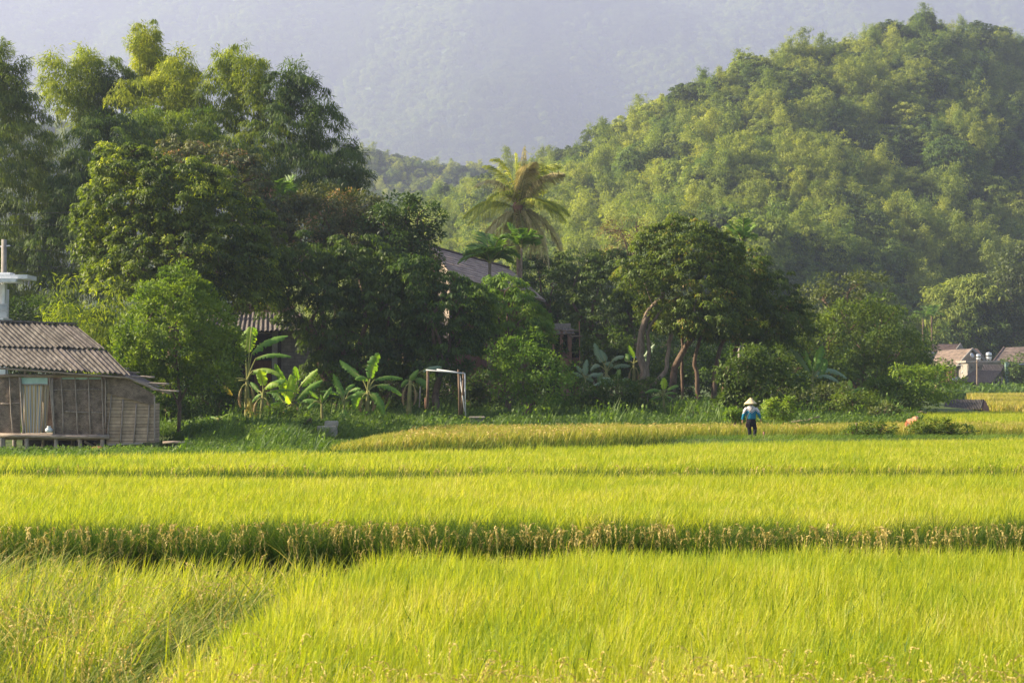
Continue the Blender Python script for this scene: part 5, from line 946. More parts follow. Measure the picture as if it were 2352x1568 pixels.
cable('upper of two level cables crossing the bamboo at the left edge', (-40, 492), (182, 486), .05); cable('lower of two level cables crossing the bamboo at the left edge', (-40, 516), (182, 516), .03)

# ------------------------------------------------------------------ grey block house behind the bananas
gb = base_at(620, 82); gh = empty('block_house', gb, 0, 'grey block house with sagging dark corrugated roof behind the tallest banana', 'house'); gp = lambda X, Y, dy=0.: at(*c2(X, Y), 82 + dy) - gb
def boxp(pf, name, X0, Y0, X1, Y1, d0, d1, mat, parent, ground=False):
    a, b = pf(X0, Y0, d0), pf(X1, Y1, d0)
    z1 = -.2 if ground else b[2]
    return MB().box(((a[0] + b[0]) / 2, (d0 + d1) / 2, (a[2] + z1) / 2), (abs(b[0] - a[0]), d1 - d0, abs(a[2] - z1))).build(name, M[mat], parent)
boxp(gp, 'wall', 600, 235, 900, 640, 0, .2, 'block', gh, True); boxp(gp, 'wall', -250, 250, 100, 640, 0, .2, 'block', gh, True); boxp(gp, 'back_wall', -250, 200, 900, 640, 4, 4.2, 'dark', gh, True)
boxp(gp, 'pillar', 515, 240, 560, 640, -.1, .15, 'concrete', gh, True); boxp(gp, 'curtain', 350, 520, 505, 800, .5, .56, 'stain', gh); boxp(gp, 'side_wall', 890, 235, 910, 640, .2, 4, 'block', gh, True)
corrugated('roof', gp(-200, 60, 2.6), gp(800, 85, 2.6), gp(850, 232, -.8), gp(-300, 250, -.8), 'roof_dark', gh, 26, .045, sag=.06); corrugated('roof', gp(-200, 60, 2.7), gp(800, 85, 2.7), gp(850, 190, 5), gp(-300, 190, 5), 'roof_dark', gh, 26, .045)
boxp(gp, 'gable_wall', 140, 0, 720, 75, 2.8, 3., 'rust', gh); MB().tube([gp(380, 262, -.5), gp(520, 268, -.5)], .04, 6).build('eave_pole', M['wood_h'], gh, True)
# ------------------------------------------------------------------ long tiled roof house in the centre
tb = base_at(1120, 92); th = empty('tiled_house', tb, 0, 'wooden stilt house with long brown tiled roof behind the coconut palm', 'house'); tpp = lambda X, Y, dy=0.: at(X, Y, 92 + dy) - tb
def roof_plane(name, A, B, C_, D_, mat, parent, th_=.08, rows=0):
    A, B, C_, D_ = [np.array(v, float) for v in (A, B, C_, D_)]; L_ = np.linalg.norm(B - A); H_ = np.linalg.norm(D_ - A); rows = rows or max(4, int(H_ / .28)); nrm = unit(np.cross(D_ - A, B - A)); nrm = nrm * (1 if nrm[2] > 0 else -1)
    mb = MB(); n = 26
    for i in range(rows):                               # overlapping courses, each a thin wedge with a slightly uneven butt
        v0, v1 = i / rows, min(1.0, (i + 1.12) / rows); u = np.linspace(0, 1, n)[:, None]; r_ = random.Random(i)
        top = (A + (B - A) * u) * (1 - v0) + (D_ + (C_ - D_) * u) * v0; bot = (A + (B - A) * u) * (1 - v1) + (D_ + (C_ - D_) * u) * v1 + nrm * (.05 + np.array([[r_.uniform(-.012, .012)] for _ in range(n)]))
        mb.grid(np.stack([top + nrm * .01, bot, bot - nrm * .04, top - nrm * .03], 1))
    return mb.build(name, M[mat], parent)
UL, UR, LR, LL = tpp(985, 566, -1), tpp(1168, 616, 6), tpp(1252, 690, 3.2), tpp(1002, 592, -4.2)
LLx = LL + (UL - LL) * 0; roof_plane('roof', UL, UR, LR, LL + (LL - UL) * .9 + (.6, 0, -.5), 'tiles_long', th, rows=11)
roof_plane('roof', UL, UR, UR + (2.5, 4, -3.2), UL + (0, 4.5, -3.2), 'tiles_long', th, rows=9)
MB().beam(UL + (0, 0, .05), UR + (0, 0, .05), .25, .12).build('ridge_cap', M['tiles_dark'], th); MB().beam(LR + (0, 0, -.05), LR + (-3.6, -3.1, .65), .12, .1).build('fascia', M['wood'], th)
wl = MB().poly([LL * (1, 1, 0) + (1, 1, 0), LR * (1, 1, 0) + (-1, .6, 0), LR + (-1, .6, -.25), LL + (1, 1, -.3)], .1).build('wall', M['stain'], th)
MB().poly([LL * (1, 1, 0) + (.9, 1, 0), UL * (1, 1, 0) + (.6, 2, 0), UL + (.6, 2, -.6), LL + (.9, 1, -.3)], .1).build('gable_wall', M['wood'], th)
# ------------------------------------------------------------------ stilted porch
sb = base_at(1290, 91); sp_ = empty('stilted_porch', sb, 0, 'rickety wooden porch on posts with a reddish board panel right of the tiled house', 'porch'); pp = lambda X, Y, dy=0.: at(*c4(X, Y), 91 + dy) - sb
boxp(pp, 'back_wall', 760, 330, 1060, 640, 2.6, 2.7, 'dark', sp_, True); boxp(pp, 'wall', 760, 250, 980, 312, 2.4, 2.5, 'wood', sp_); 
for a, b, w_ in (((900, 325), (893, 510), .2), ((963, 350), (970, 520), .2), ((1060, 230), (1062, 640), .06), ((820, 320), (822, 620), .12), ((982, 350), (985, 640), .1)): MB().beam(pp(*a), pp(*b), w_, w_).build('post', M['rust'], sp_)
boxp(pp, 'panel', 883, 515, 985, 640, -.12, -.05, 'rust', sp_, True); boxp(pp, 'crate_panel', 1000, 565, 1055, 640, .1, .6, 'stain', sp_, True)
for a, b in (((790, 318), (1057, 318)), ((930, 330), (1005, 388)), ((988, 368), (1087, 368)), ((790, 497), (932, 512)), ((790, 350), (1020, 345)), ((790, 300), (1000, 326))): MB().tube([pp(*a, -.15), pp(*b, -.15)], .05, 6).build('pole', M['bark_pale'], sp_, True)
boxp(pp, 'floor', 780, 508, 1040, 516, 0, 2.5, 'wood', sp_); corrugated('roof', pp(780, 300, 2.3), pp(1010, 300, 2.3), pp(1010, 345, -.1), pp(780, 345, -.1), 'roof_dark', sp_, 8, .03)
# blue roofed shelter
bb = base_at(1455, 98); bs = empty('blue_shelter', bb, 0, 'small shelter with blue corrugated tin roof behind the umbrella trunk', 'shelter'); bp = lambda X, Y, dy=0.: at(*c4(X, Y), 98 + dy) - bb
corrugated('roof', bp(1478, 555, 1.4), bp(1640, 560, 1.4), bp(1650, 600, 0), bp(1512, 600, 0), 'blue_tin', bs, 12, .04)
for X_ in (1520, 1640): MB().beam(bp(X_, 602, .2), bp(X_, 602, .2) * (1, 1, 0), .1, .1).build('post', M['wood'], bs)
for X_ in (1500, 1620): MB().beam(bp(X_, 560, 1.3) + (0, 0, -.05), bp(X_, 560, 1.3) * (1, 1, 0), .1, .1).build('post', M['wood'], bs)
# ------------------------------------------------------------------ pipe frame
fb = base_at(1025, 67); fr_ = empty('pipe_frame', fb, 0, 'goal-like frame of white pipes on brown wooden posts', 'frame'); fp = lambda X, Y, dy=0.: at(*c2(X, Y), 67 + dy) - fb
for a, b, r_, d_ in (((1945, 610), (1940, 960), .075, .0), ((2228, 600), (2240, 1015), .07, .1), ((2275, 622), (2255, 1010), .065, .5)): MB().tube([fp(*a, d_), fp((a[0] + b[0]) / 2 + 3, (a[1] + b[1]) / 2, d_), fp(*b, d_)], [r_ * .9, r_, r_ * 1.05], 8).build('post', M['bark'], fr_, True)
for a, b, d0, d1 in (((1928, 605), (2286, 637), -.1, -.1), ((2030, 600), (2286, 637), .9, -.1), ((2286, 637), (2293, 1045), -.1, -.1), ((2240, 655), (2284, 985), .8, .2)): MB().tube([fp(*a, d0), fp(*b, d1)], .03, 8).build('pipe', M['pipe'], fr_, True)
def stick(name, label, cv, a, b, Y, r, mat='wood', cat='post', group=None, r2=None, mid=None):
    p, q = at(*cv(*a), Y), at(*cv(*b), Y); pts = [q, (p + q) / 2 if mid is None else at(*cv(*mid), Y), p]; tag(MB().tube(pts, [r, r * .95, r2 or r * .8], 8).build(name, M[mat], None, True), label, cat, group)
stick('wooden_stake', 'thin pale stake between the shaded banana and the pipe frame', c2, (1878, 755), (1868, 950), 70, .04)
stick('wooden_stake', 'short stake at the foot of the left frame post', c2, (1922, 860), (1925, 960), 67.5, .04, 'rust')
c8 = lambda X, Y: ((1780 + X / 9.8) / 1.0884, (960 + Y / 9.8) / 1.0884)
c5 = lambda X, Y: ((1760 + X / 2.94) / 1.0884, (740 + Y / 2.94) / 1.0884)
stick('wooden_stake', 'short orange-brown stake just right of the farmer', c8, (1268, 1160), (1272, 1320), 57.6, .045, 'rust')
stick('wooden_stake', 'dark broken stake in the weeds right of the farmer', c5, (1120, 930), (1122, 1000), 59, .06, 'bark')
stick('concrete_pole', 'notched pale concrete pole standing under the drooping tree', lambda X, Y: (X, Y), (1698, 752), (1699, 935), 93, .13, 'concrete', 'pole')
stick('fallen_branch', 'long bare branch lying on the bank right of the farmer', c5, (850, 885), (640, 925), 66, .05, 'bark_pale', 'branch', mid=(760, 912))
stick('fallen_branch', 'curved dry branch at the far edge near the field shed', c5, (1560, 855), (1640, 862), 80, .05, 'bark_pale', 'branch', mid=(1600, 848))
stick('fallen_branch', 'pale forked stick in the bushes below the grey-green bananas', c4, (1400, 830), (1300, 900), 78, .04, 'bark_pale', 'branch')
# concrete blocks and slab
k0 = at(*c2(1055, 1180), 57.2); cb_ = empty('concrete_blocks', (k0[0], k0[1], float(gz(k0[0], k0[1])) - .05), 0, 'stacked rough concrete blocks at the edge of the golden rice', 'concrete blocks'); kb = np.array(cb_.location)
def rock(name, X0, Y0, X1, Y1, d0, d1, mat, parent, pf, seed):
    a, b = pf(X0, Y0), pf(X1, Y1); o = MB().box(((a[0] + b[0]) / 2, (d0 + d1) / 2, (a[2] + b[2]) / 2), (abs(b[0] - a[0]), d1 - d0, abs(a[2] - b[2]))).build(name, M[mat], parent)
    m_ = o.modifiers.new('b', 'BEVEL'); m_.width = .03; m_.segments = 2; return o
kp = lambda X, Y: at(*c2(X, Y), 57.2) - kb
rock('block', 935, 1118, 1108, 1215, -.2, .35, 'concrete', cb_, kp, 1); rock('block', 1000, 1074, 1117, 1121, -.1, .3, 'concrete', cb_, kp, 2)
c7b = lambda X, Y: ((1050 + X / 5.88) / 1.0884, (820 + Y / 5.88) / 1.0884); s0 = at(*c7b(835, 1345), 66); sl = empty('concrete_trough', (s0[0], s0[1], float(gz(s0[0], s0[1])) - .03), 0, 'low dark concrete trough in the grass beside the white pipe frame', 'trough'); slb = np.array(sl.location); kq = lambda X, Y: at(*c7b(X, Y), 66) - slb
rock('rim', 718, 1298, 955, 1325, -.3, .4, 'wood', sl, kq, 3); rock('wall', 740, 1325, 935, 1390, -.25, .35, 'block', sl, kq, 4)
# soil mound cover
mm_ = MB(); mm_.lathe([(2.0, -.45), (1.5, -.1), (.9, .1), (.4, .17), (.02, .19)], (0, 0, 0), 20).build('soil_mound', M['soil'], None, True, loc=(9.9, 76, float(gz(9.9, 76)) - .12)); tag(bpy.data.objects['soil_mound'], 'low mound of reddish soil with a small banana on top', 'mound')

# ------------------------------------------------------------------ reed plant right of the farmer
def reed(label, xv, Y, h, n, seed, group=None, mat='grass', w_=.05):
    r = np.random.default_rng(seed); b = base_at(xv, Y); root = empty('reed_plant', b, 0, label, 'reeds', group); xy = r.normal(size=(n, 2)) * .1
    v = blades(xy, np.full(n, -.02), np.full(n, h), w_, h * .38, r, .7, .3, 6, 1.2, wind=(0, 0)); mesh_obj('leaves', v[0], v[1], M[mat], root, v[2]); mb = MB(); mb.tube([(0, 0, 0), (.03, 0, h * .4), (.02, 0, h * .7)], [.03, .025, .015], 6); mb.build('stalk', M['culm'], root, True)
GRd = 'tall reeds beside the farmer'
reed('tall arching reed plant right of the farmer', 1776, 61.5, 1.5, 26, 1, GRd); reed('shorter reed tuft between the farmer and the tall reed', 1757, 61.8, 1.0, 22, 2, GRd)
reed('reed tuft growing beside the orange cloth', 2110, 60.3, .9, 60, 3, None); reed('tall thin reed in the right-hand field', 2130, 62, 1.1, 14, 4)

# ------------------------------------------------------------------ orange cloth
ob = at(*c5(1528, 905), 60); ob[2] = float(gz(ob[0], ob[1])) - .02; oc = empty('scarecrow', ob, 0, 'faded orange cloth draped over a stick at the edge of the right field', 'scarecrow')
op = lambda X, Y, dy=0.: at(*c5(X, Y), 60 + dy) - ob
nu = 18; G = np.zeros((nu, 12, 3)); rg = np.random.default_rng(4)
for i in range(nu):
    for j in range(12):
        u, v = i / (nu - 1), j / 11; top = op(1490 + 82 * u, 908 - 26 * u ** 1.3 - 4 * math.sin(u * 3.1)); a_ = (v - .5) * 2
        G[i, j] = top + np.array([.02 * math.sin(a_ * 5 + u * 8), a_ * .28 * (1 - .5 * u), -abs(a_) ** 1.4 * (.22 + .1 * math.sin(u * 7)) + .03 * math.sin(u * 11 + a_ * 3)])
MB().grid(G).build('cloth', M['orange'], oc, True)
MB().tube([op(1500, 960), op(1505, 905)], .025, 6).build('stick', M['wood'], oc); MB().tube([op(1488, 912), op(1572, 884)], .022, 6).build('crossbar', M['wood'], oc)

# ------------------------------------------------------------------ village at the right
c7 = lambda X, Y: ((2240 + X / 6.534) / 1.0884, (820 + Y / 6.534) / 1.0884)
def vhouse(name, label, xv, Y, cat='house', group=None):
    b = base_at(xv, Y); root = empty(name, b, 0, label, cat, group); return root, (lambda X, Yp, dy=0.: at(*c7(X, Yp), Y + dy) - b)
GH = 'village houses at the right edge'
vh, q = vhouse('gabled_house', 'village house with patchy brown gabled roof, nearest the dark bushes', c7(1000, 0)[0], 200, group=GH)
eR, rR, bR, rL, eL = q(1000, 600, 0), q(1240, 335, 3), q(1470, 560, 6), q(695, 365, 8), q(560, 612, 5)
roof_plane('roof', rL, rR, eR, eL, 'tiles', vh, rows=16); bL = bR + (eL - eR); roof_plane('roof', rL, rR, bR, bL, 'tiles', vh, rows=14)
gd = q(1010, 600, .5); MB().poly([gd + (.3, .3, .1), rR + (-.2, .2, -.4), bR + (-.3, 0, .1)], .1).build('gable', M['boards'], vh)
for a, b in ((rR, eR), (rR, bR)): MB().beam(a + (.05, -.1, .0), b + (.05, -.1, .0), .12, .28).build('bargeboard', M['concrete'], vh)
MB().beam(eL + (0, -.1, -.1), eR + (0, -.1, -.1), .1, .2).build('fascia', M['concrete'], vh)
zb = 0; MB().poly([eL * (1, 1, 0) + (.6, .8, 0), eR * (1, 1, 0) + (-.2, .8, 0), eR + (-.2, .8, -.15), eL + (.6, .8, -.15)], .15).build('wall', M['stain'], vh)
MB().poly([eR * (1, 1, 0) + (-.1, .8, 0), bR * (1, 1, 0) + (-.6, .2, 0), bR + (-.6, .2, -.1), eR + (-.1, .8, -.1)], .15).build('side_wall', M['wood'], vh)
for X_ in (720, 800, 880, 940): MB().beam(q(X_, 612, .3), q(X_, 612, .3) * (1, 1, 0), .18, .18).build('post', M['dark'], vh)
MB().tube([q(1010, 605, -1), q(1180, 610, -1)], .09, 6).build('eave_gutter', M['pipe'], vh); MB().tube([q(1175, 612, -1), q(1065, 738, -1)], .07, 6).build('downpipe', M['pipe'], vh)
MB().lathe([(.02, 0), (.34, .03), (.36, .07), (.02, .05)], (0, 0, 0), 16).build('satellite_dish', M['pipe'], vh, True); o = [c_ for c_ in vh.children if c_.name.startswith('satellite')][0]; o.location = tuple(q(1238, 445, 1.5)); o.rotation_euler = (1.2, 0, .5)
dh, q = vhouse('dark_roofed_house', 'village house with dark brown roof behind the gabled house', c7(850, 0)[0], 222, group=GH)
a1, a2, a3, a4 = q(600, 262, 0), q(1055, 256, 0), q(985, 350, -4), q(560, 395, -4); roof_plane('roof', a1, a2, a3, a4, 'tiles_dark', dh, rows=9); roof_plane('roof', a1, a2, q(1110, 350, 4), q(640, 395, 4), 'tiles_dark', dh, rows=9)
MB().poly([a3, a2, q(1110, 350, 4)], .1).build('gable', M['wood'], dh); MB().beam(a2, a3, .1, .3).build('bargeboard', M['concrete'], dh); a = a4 * (1, 1, 0); MB().poly([a4 * (1, 1, 0), a3 * (1, 1, 0), a3 + (0, .3, 0), a4 + (0, .3, 0)], .1).build('wall', M['wood'], dh)
boxp(q, 'eave_board', 545, 392, 668, 408, -4.3, -4.1, 'pipe', dh)
ch, q = vhouse('flat_roofed_annex', 'flat-roofed pale concrete annex carrying the steel water tanks', c7(1480, 0)[0], 197, group=GH)
wall_ = boxp(q, 'wall', 1165, 560, 1782, 720, 0, 4, 'concrete', ch, True); boxp(q, 'parapet', 1140, 528, 1790, 562, -.25, 4.3, 'concrete', ch); boxp(q, 'canopy', 1180, 590, 1480, 600, -.7, -.26, 'wood', ch)
boxp(q, 'panel', 1182, 606, 1418, 690, -.08, -.01, 'concrete', ch)
for X_ in (1240, 1345): boxp(q, 'vent', X_ - 9, 632, X_ + 9, 650, -.14, -.085, 'dark', ch)
boxp(q, 'side_panel', 1784, 548, 1842, 815, -.5, -.2, 'mint', ch, True)
def tank(label, X, Yt, Yb, wpx):
    p = at(*c7(X, Yb), 198.5); t_ = at(*c7(X, Yt), 198.5); hh = t_[2] - p[2]; r_ = wpx / 6.534 / 1.0884 / F * 198.5 / 2; root = empty('water_tank', p, 0, label, 'water tank', 'steel water tanks on the flat-roofed annex'); prof = [(r_ * .86, hh * .14), (r_, hh * .2)]
    for k_ in range(5): z = hh * (.2 + .13 * k_); prof += [(r_, z + .02), (r_ * 1.03, z + hh * .05), (r_, z + hh * .1)]
    prof += [(r_ * .95, hh * .9), (r_ * .4, hh * .98), (r_ * .25, hh)]; MB().lathe(prof, (0, 0, 0), 22).build('body', M['steel'], root, True); MB().lathe([(r_ * 1.015, hh * .47), (r_ * 1.05, hh * .49), (r_ * 1.05, hh * .58), (r_ * 1.015, hh * .6)], (0, 0, 0), 22).build('band', M['black_rubber'], root, True)
    for a in range(4): MB().beam((r_ * .7 * math.cos(a * 1.57 + .78), r_ * .7 * math.sin(a * 1.57 + .78), -.02), (r_ * .7 * math.cos(a * 1.57 + .78), r_ * .7 * math.sin(a * 1.57 + .78), hh * .16), .08, .08).build('leg', M['steel'], root)
tank('smaller steel water tank beside the gable on the annex roof', 1347, 422, 528, 76); tank('larger steel water tank on the middle of the annex roof', 1515, 392, 528, 92)
lh, q = vhouse('lean_to_shed', 'dark corrugated lean-to shed in front of the flat-roofed annex', c7(1400, 0)[0], 191, 'shed', group=GH)
corrugated('roof', q(1290, 690, 3.6), q(1735, 690, 3.6), q(1560, 886, -.5), q(975, 880, -.5), 'roof_dark', lh, 26, .06, .04, sag=.08); corrugated('roof', q(1430, 600, 5.4), q(1775, 600, 5.4), q(1700, 755, 3.), q(1380, 740, 3.), 'roof_dark', lh, 14, .06, .04, sag=.08)
boxp(q, 'wall', 1350, 895, 1502, 1005, .6, .8, 'concrete', lh, True); boxp(q, 'back_wall', 1020, 880, 1760, 1000, 3.6, 3.7, 'dark', lh, True); boxp(q, 'translucent_sheet', 920, 800, 1050, 850, 1.2, 1.3, 'pipe', lh)
for X_ in (1520, 1600, 1670, 1730): MB().beam(q(X_, 890 - (X_ - 1520) * .5, .5 + (X_ - 1520) * .012), q(X_, 890, .5 + (X_ - 1520) * .012) * (1, 1, 0), .14, .14).build('post', M['wood'], lh)
rh, q = vhouse('tiled_village_house', 'village house with large brown tiled roof cut by the right edge', c7(2100, 0)[0], 212, group=GH)
roof_plane('roof', q(1765, 318, 0), q(2800, 290, 0), q(2800, 600, -6), q(1590, 545, -6), 'tiles', rh, rows=18); roof_plane('roof', q(1765, 318, .2), q(2800, 290, .2), q(2700, 560, 6), q(1700, 545, 6), 'tiles', rh, rows=12)
MB().beam(q(1765, 318, 0), q(1590, 545, -6), .15, .3).build('bargeboard', M['tiles_dark'], rh); MB().beam(q(1790, 572, -5.8), q(2800, 600, -5.8), .1, .3).build('fascia', M['pipe'], rh)
boxp(q, 'wall', 1900, 575, 2750, 900, -3.5, -3.3, 'dark', rh, True); boxp(q, 'wall_base', 1870, 900, 2750, 960, -5.2, -5.0, 'stain', rh, True)
for X_ in (1960, 2180, 2400, 2620): MB().beam(q(X_, 585, -5.5), q(X_, 585, -5.5) * (1, 1, 0), .2, .2).build('post', M['wood'], rh)
sh_, q = vhouse('small_gabled_house', 'small brown gable peeking out behind the nearer water tank', c7(1330, 0)[0], 215, group=GH)
roof_plane('roof', q(1150, 345, 0), q(1330, 335, 0), q(1400, 440, -3), q(1180, 440, -3), 'tiles_dark', sh_, rows=6); MB().poly([q(1330, 335, 0), q(1400, 440, -3), q(1470, 520, 0), q(1420, 440, 3)], .1).build('gable', M['wood'], sh_); boxp(q, 'wall', 1180, 440, 1440, 600, -2.5, -2.4, 'wood', sh_, True)
p = at(*c7(1322, 515), 186); b = base_at(c7(1322, 0)[0], 186); vp = empty('village_pole', b, 0, 'slender bamboo-coloured pole in front of the lean-to shed', 'pole'); MB().tube([(0, 0, -.1), (p - b) * .5, p - b], [.13, .11, .08], 8).build('shaft', M['bark_pale'], vp, True); MB().tube([p - b + (-.5, 0, -.3), p - b + (.5, 0, -.3)], .04, 6).build('crossarm', M['wood'], vp)
# small field shed
fb_ = base_at(c7(1200, 0)[0], 98); fs = empty('field_shed', fb_, 0, 'small low shed with grey corrugated roof and red brick gable in the field', 'shed'); q = lambda X, Y, dy=0.: at(*c7(X, Y), 98 + dy) - fb_
corrugated('roof', q(820, 1166, 1.6), q(1440, 1162, 1.6), q(1390, 1322, -.3), q(760, 1338, -.3), 'roof', fs, 24, .035, .02); corrugated('roof', q(820, 1166, 1.65), q(1440, 1162, 1.65), q(1505, 1300, 3.3), q(880, 1310, 3.3), 'roof_dark', fs, 24, .035, .02)
MB().poly([q(1395, 1330, .1), q(1495, 1310, 3.1), q(1495, 1310, 3.1) * (1, 1, 0), q(1395, 1330, .1) * (1, 1, 0)], .12).build('side_wall', M['brickred'], fs); MB().poly([q(1398, 1330, .15), q(1437, 1185, 1.6), q(1497, 1308, 3.)], .1).build('gable', M['brickred'], fs)
boxp(q, 'wall', 830, 1330, 1395, 1400, .1, .25, 'dark', fs, True)

# ------------------------------------------------------------------ farmer
def remeshed(mb, name, mat, parent, vox=.012, smooth=6):
    o = mb.build(name + '_src', mat); r_ = o.modifiers.new('r', 'REMESH'); r_.mode = 'VOXEL'; r_.voxel_size = vox; s_ = o.modifiers.new('s', 'SMOOTH'); s_.iterations = smooth; s_.factor = .5
    dg = bpy.context.evaluated_depsgraph_get(); me = bpy.data.meshes.new_from_object(o.evaluated_get(dg)); bpy.data.objects.remove(o); me.name = name
    me.polygons.foreach_set('use_smooth', np.ones(len(me.polygons), bool)); n = bpy.data.objects.new(name, me); col.objects.link(n); n.parent = parent
    if not me.materials: me.materials.append(mat)
    return n
def rings(mb, R_):                                    # (x,y,z,rx,ry) horizontal elliptical rings, bottom to top
    n = 20; V = [(x + rx * math.cos(2 * math.pi * k / n), y + ry * math.sin(2 * math.pi * k / n), z) for x, y, z, rx, ry in R_ for k in range(n)]; m_ = len(R_)
    mb.add(V, [(i * n + k, i * n + (k + 1) % n, (i + 1) * n + (k + 1) % n, (i + 1) * n + k) for i in range(m_ - 1) for k in range(n)] + [tuple(range(n))[::-1], tuple((m_ - 1) * n + k for k in range(n))])
FD = 57.8; f0 = at(*c8(960, 1305), FD); fz = f0[2]; fz = float(gz(f0[0], f0[1]))
farm = empty('person', (f0[0], f0[1], fz), R(4), 'person in conical straw hat, blue jacket with white shoulders and dark trousers walking away', 'person')
M['skin'] = solid('skin', (.36, .20, .13), (.42, .25, .16), 10, .6); M['trousers'] = solid('dark_trousers', (.008, .008, .013), (.02, .02, .03), 12, .9); M['hair'] = solid('black_hair', (.012, .01, .01), (.025, .02, .018), 40, .5, stretch=(1, 1, .1))
M['straw'] = solid('straw_hat', (.58, .44, .25), (.72, .58, .36), 3, .8, bump=.2, stretch=(1, 1, 12)); M['shoe'] = solid('brown_shoe', (.30, .16, .10), (.40, .23, .15), 8); M['bag'] = solid('dark_bag', (.05, .03, .035), (.09, .055, .06), 10)
body = MB(); rings(body, [(0, .01, .80, .14, .10), (0, .01, .95, .125, .09), (0, .0, 1.12, .16, .10), (0, 0, 1.24, .18, .095), (0, 0, 1.30, .10, .07), (0, .0, 1.335, .05, .05), (0, .01, 1.40, .048, .05)])
rings(body, [(0, .02, 1.37, .03, .04), (0, .025, 1.395, .055, .07), (0, .02, 1.43, .068, .088), (0, .015, 1.48, .075, .095), (0, .01, 1.53, .073, .09), (0, .005, 1.565, .052, .065), (0, 0, 1.58, .02, .03)])
body.tube([(0, .10, 1.475), (0, .125, 1.45), (0, .108, 1.435)], [.008, .014, .010], 6)                         # nose
for s in (-1, 1):
    rings(body, [(s * .074, .0, 1.445, .006, .012), (s * .079, -.004, 1.47, .009, .02), (s * .077, -.004, 1.495, .006, .014)])                                 # ears
    body.tube([(s * .01, .098, 1.415), (s * .022, .094, 1.415)], .006, 5)                                       # lips
arms = {-1: [(-.17, 0, 1.235), (-.25, -.01, 1.13), (-.305, -.02, .98), (-.335, .02, .84), (-.345, .04, .745)], 1: [(.17, 0, 1.235), (.26, -.01, 1.13), (.318, -.04, .98), (.36, .01, .88), (.39, .04, .80)]}
for s, a in arms.items():
    body.tube(a, [.055, .045, .038, .032, .024], 10); h = np.array(a[-1]); d = unit(h - np.array(a[-2])); sd_ = np.array([0, 1., 0])
    body.tube([h, h + d * .045, h + d * .085], [.024, .030, .026], 10)                                          # palm
    for k_, (o_, l_) in enumerate(((-.024, .062), (-.008, .072), (.008, .068), (.023, .052))): p_ = h + d * .08 + sd_ * o_; body.tube([p_, p_ + d * l_ * .5, p_ + d * l_ * .9 + np.array([-s * .02, 0, 0])], [.0088, .0082, .0068], 7)
    p_ = h + d * .03 + sd_ * .026; body.tube([p_, p_ + sd_ * .022 + d * .025, p_ + sd_ * .028 + d * .055], [.011, .010, .008], 7)   # thumb
legs = {-1: [(-.075, .01, .78), (-.085, .02, .56), (-.06, .06, .40), (-.045, .06, .24), (-.035, .07, .07)], 1: [(.08, .01, .78), (.12, .02, .58), (.165, .01, .42), (.145, -.05, .28), (.12, -.07, .12)]}
for s, a in legs.items():
    body.tube(a, [.09, .075, .055, .048, .034], 10); f_ = np.array(a[-1]); td = unit(np.array([.25 * s, 1, 0])) if s < 0 else unit(np.array([.75, .75, -.25]))
    body.tube([f_ + td * -.04 + (0, 0, -.035), f_ + td * .06 + (0, 0, -.03), f_ + td * .15 + (0, 0, -.045)], [.034, .036, .026], 8)
remeshed(body, 'body', M['skin'], farm, .0075, 3)
sh = MB()
for s, a in legs.items():
    f_ = np.array(a[-1]); td = unit(np.array([.25 * s, 1, 0])) if s < 0 else unit(np.array([.75, .75, -.25])); s2 = MB(); s2.tube([f_ + td * -.06 + (0, 0, -.03), f_ + td * .0 + (0, 0, -.025), f_ + td * .07 + (0, 0, -.03), f_ + td * .17 + (0, 0, -.045)], [.030, .042, .043, .026], 10); s2.tube([f_ + (0, 0, -.03), f_ + (0, 0, .05)], [.042, .040], 10); remeshed(s2, 'shoe', M['shoe'], farm, .009, 2)
tr = MB(); rings(tr, [(.02, .01, .50, .12, .09), (.01, .01, .58, .185, .125), (.0, .0, .68, .205, .14), (0, 0, .78, .185, .125), (0, 0, .86, .16, .11)])
for s, a in legs.items(): tr.tube(a, [.11, .10, .082, .072, .062], 12)
remeshed(tr, 'trousers', M['trousers'], farm, .012, 4)
m, N, L = new_mat('two_tone_jacket'); p = N.new('ShaderNodeBsdfPrincipled'); o = N.new('ShaderNodeOutputMaterial'); L.new(p.outputs[0], o.inputs[0]); p.inputs['Roughness'].default_value = .85; p.inputs['Specular IOR Level'].default_value = .2
tc = N.new('ShaderNodeTexCoord'); sx = N.new('ShaderNodeSeparateXYZ'); L.new(tc.outputs['Object'], sx.inputs[0])
def mth(op_, a, b=None, v=None):
    n_ = N.new('ShaderNodeMath'); n_.operation = op_; L.new(a, n_.inputs[0])
    if b is not None: L.new(b, n_.inputs[1])
    if v is not None: n_.inputs[1].default_value = v
    return n_.outputs[0]
ax_ = mth('ABSOLUTE', sx.outputs[0]); t1 = mth('MULTIPLY', mth('ABSOLUTE', mth('SUBTRACT', ax_, v=.16)), v=.7); vv = mth('ADD', mth('SUBTRACT', sx.outputs[2], v=1.205), t1); vv = mth('MULTIPLY', mth('ADD', vv, v=.5), v=1.)
cr = N.new('ShaderNodeValToRGB'); cr.color_ramp.interpolation = 'CONSTANT'; L.new(vv, cr.inputs[0]); e_ = cr.color_ramp.elements; e_[0].color = (.012, .16, .27, 1); e_[1].position = .452; e_[1].color = (.62, .58, .60, 1); x_ = e_.new(.475); x_.color = (.03, .04, .10, 1); x_ = e_.new(.5); x_.color = (.62, .58, .60, 1)
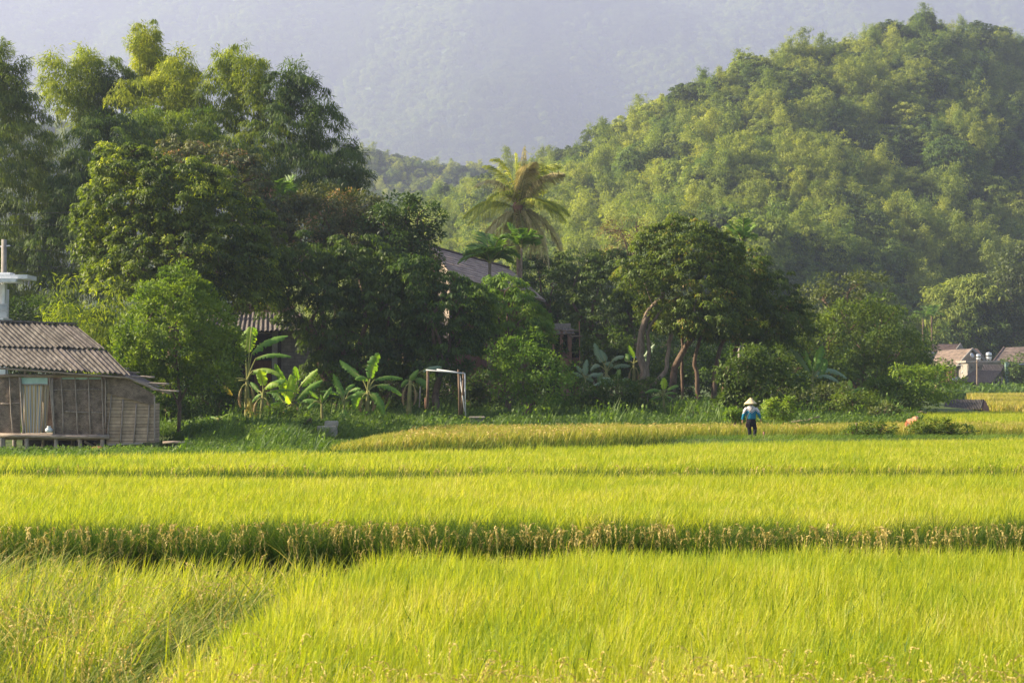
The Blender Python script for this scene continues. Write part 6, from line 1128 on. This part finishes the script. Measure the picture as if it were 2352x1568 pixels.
nz = N.new('ShaderNodeTexNoise'); nz.inputs['Scale'].default_value = 9; L.new(tc.outputs['Object'], nz.inputs[0]); bu = N.new('ShaderNodeBump'); bu.inputs['Strength'].default_value = .5; bu.inputs['Distance'].default_value = .03; L.new(nz.outputs[0], bu.inputs['Height']); L.new(bu.outputs[0], p.inputs['Normal']); L.new(cr.outputs[0], p.inputs['Base Color']); M['jacket'] = m
jk = MB(); rings(jk, [(0, 0, .80, .185, .125), (0, 0, .84, .20, .14), (0, 0, .93, .19, .135), (0, 0, 1.05, .205, .135), (0, 0, 1.16, .225, .135), (0, 0, 1.24, .215, .12), (0, 0, 1.30, .15, .095), (0, .005, 1.345, .085, .08), (0, .01, 1.37, .075, .075)])
for s, a in arms.items():
    a_ = [np.array(v_) for v_ in a]; jk.tube(a_[:4] + [a_[3] * .35 + a_[4] * .65], [.085, .078, .068, .055, .05], 12)
remeshed(jk, 'jacket', M['jacket'], farm, .012, 5)
MB().lathe([(.262, 1.425), (.258, 1.432), (.20, 1.492), (.10, 1.590), (.035, 1.652), (.004, 1.672), (.002, 1.655), (.09, 1.575), (.19, 1.482), (.25, 1.420)], (-.02, 0, 0), 40, False).build('hat', M['straw'], farm, True)
hr = MB(); rings(hr, [(0, -.02, 1.36, .05, .05), (0, -.015, 1.42, .074, .08), (0, -.01, 1.49, .082, .096), (0, -.005, 1.545, .076, .09), (0, -.005, 1.585, .045, .06)]); remeshed(hr, 'hair', M['hair'], farm, .01, 2)
bg_ = empty('shoulder_bag', (f0[0] - .16, f0[1] - .13, fz + .48), R(4), 'small dark shoulder bag hanging at the left hip of the person', 'bag'); t_ = MB(); t_.box((0, 0, .08), (.17, .05, .17)); o = t_.build('pouch', M['bag'], bg_); m_ = o.modifiers.new('b', 'BEVEL'); m_.width = .02; m_.segments = 3
MB().tube([(-.05, 0, .16), (-.04, -.02, .35), (.02, -.035, .52), (.12, -.03, .68), (.22, .0, .80)], .009, 6).build('strap', M['bark_pale'], bg_, True)
# ------------------------------------------------------------------ haze
def make_haze():
    m, N, L = new_mat('haze'); pv_ = N.new('ShaderNodeVolumePrincipled'); pv_.inputs['Color'].default_value = (.50, .555, .79, 1); pv_.inputs['Density'].default_value = HAZE_DENSITY; pv_.inputs['Anisotropy'].default_value = .2
    o = N.new('ShaderNodeOutputMaterial'); L.new(pv_.outputs[0], o.inputs['Volume'])
    h = MB().box((0, 1715, 505), (3060, 3670, 1014)).build('haze', m); tag(h, 'pale bluish haze hanging over the whole valley', 'haze', kind='stuff'); h.display_type = 'WIRE'
make_haze()
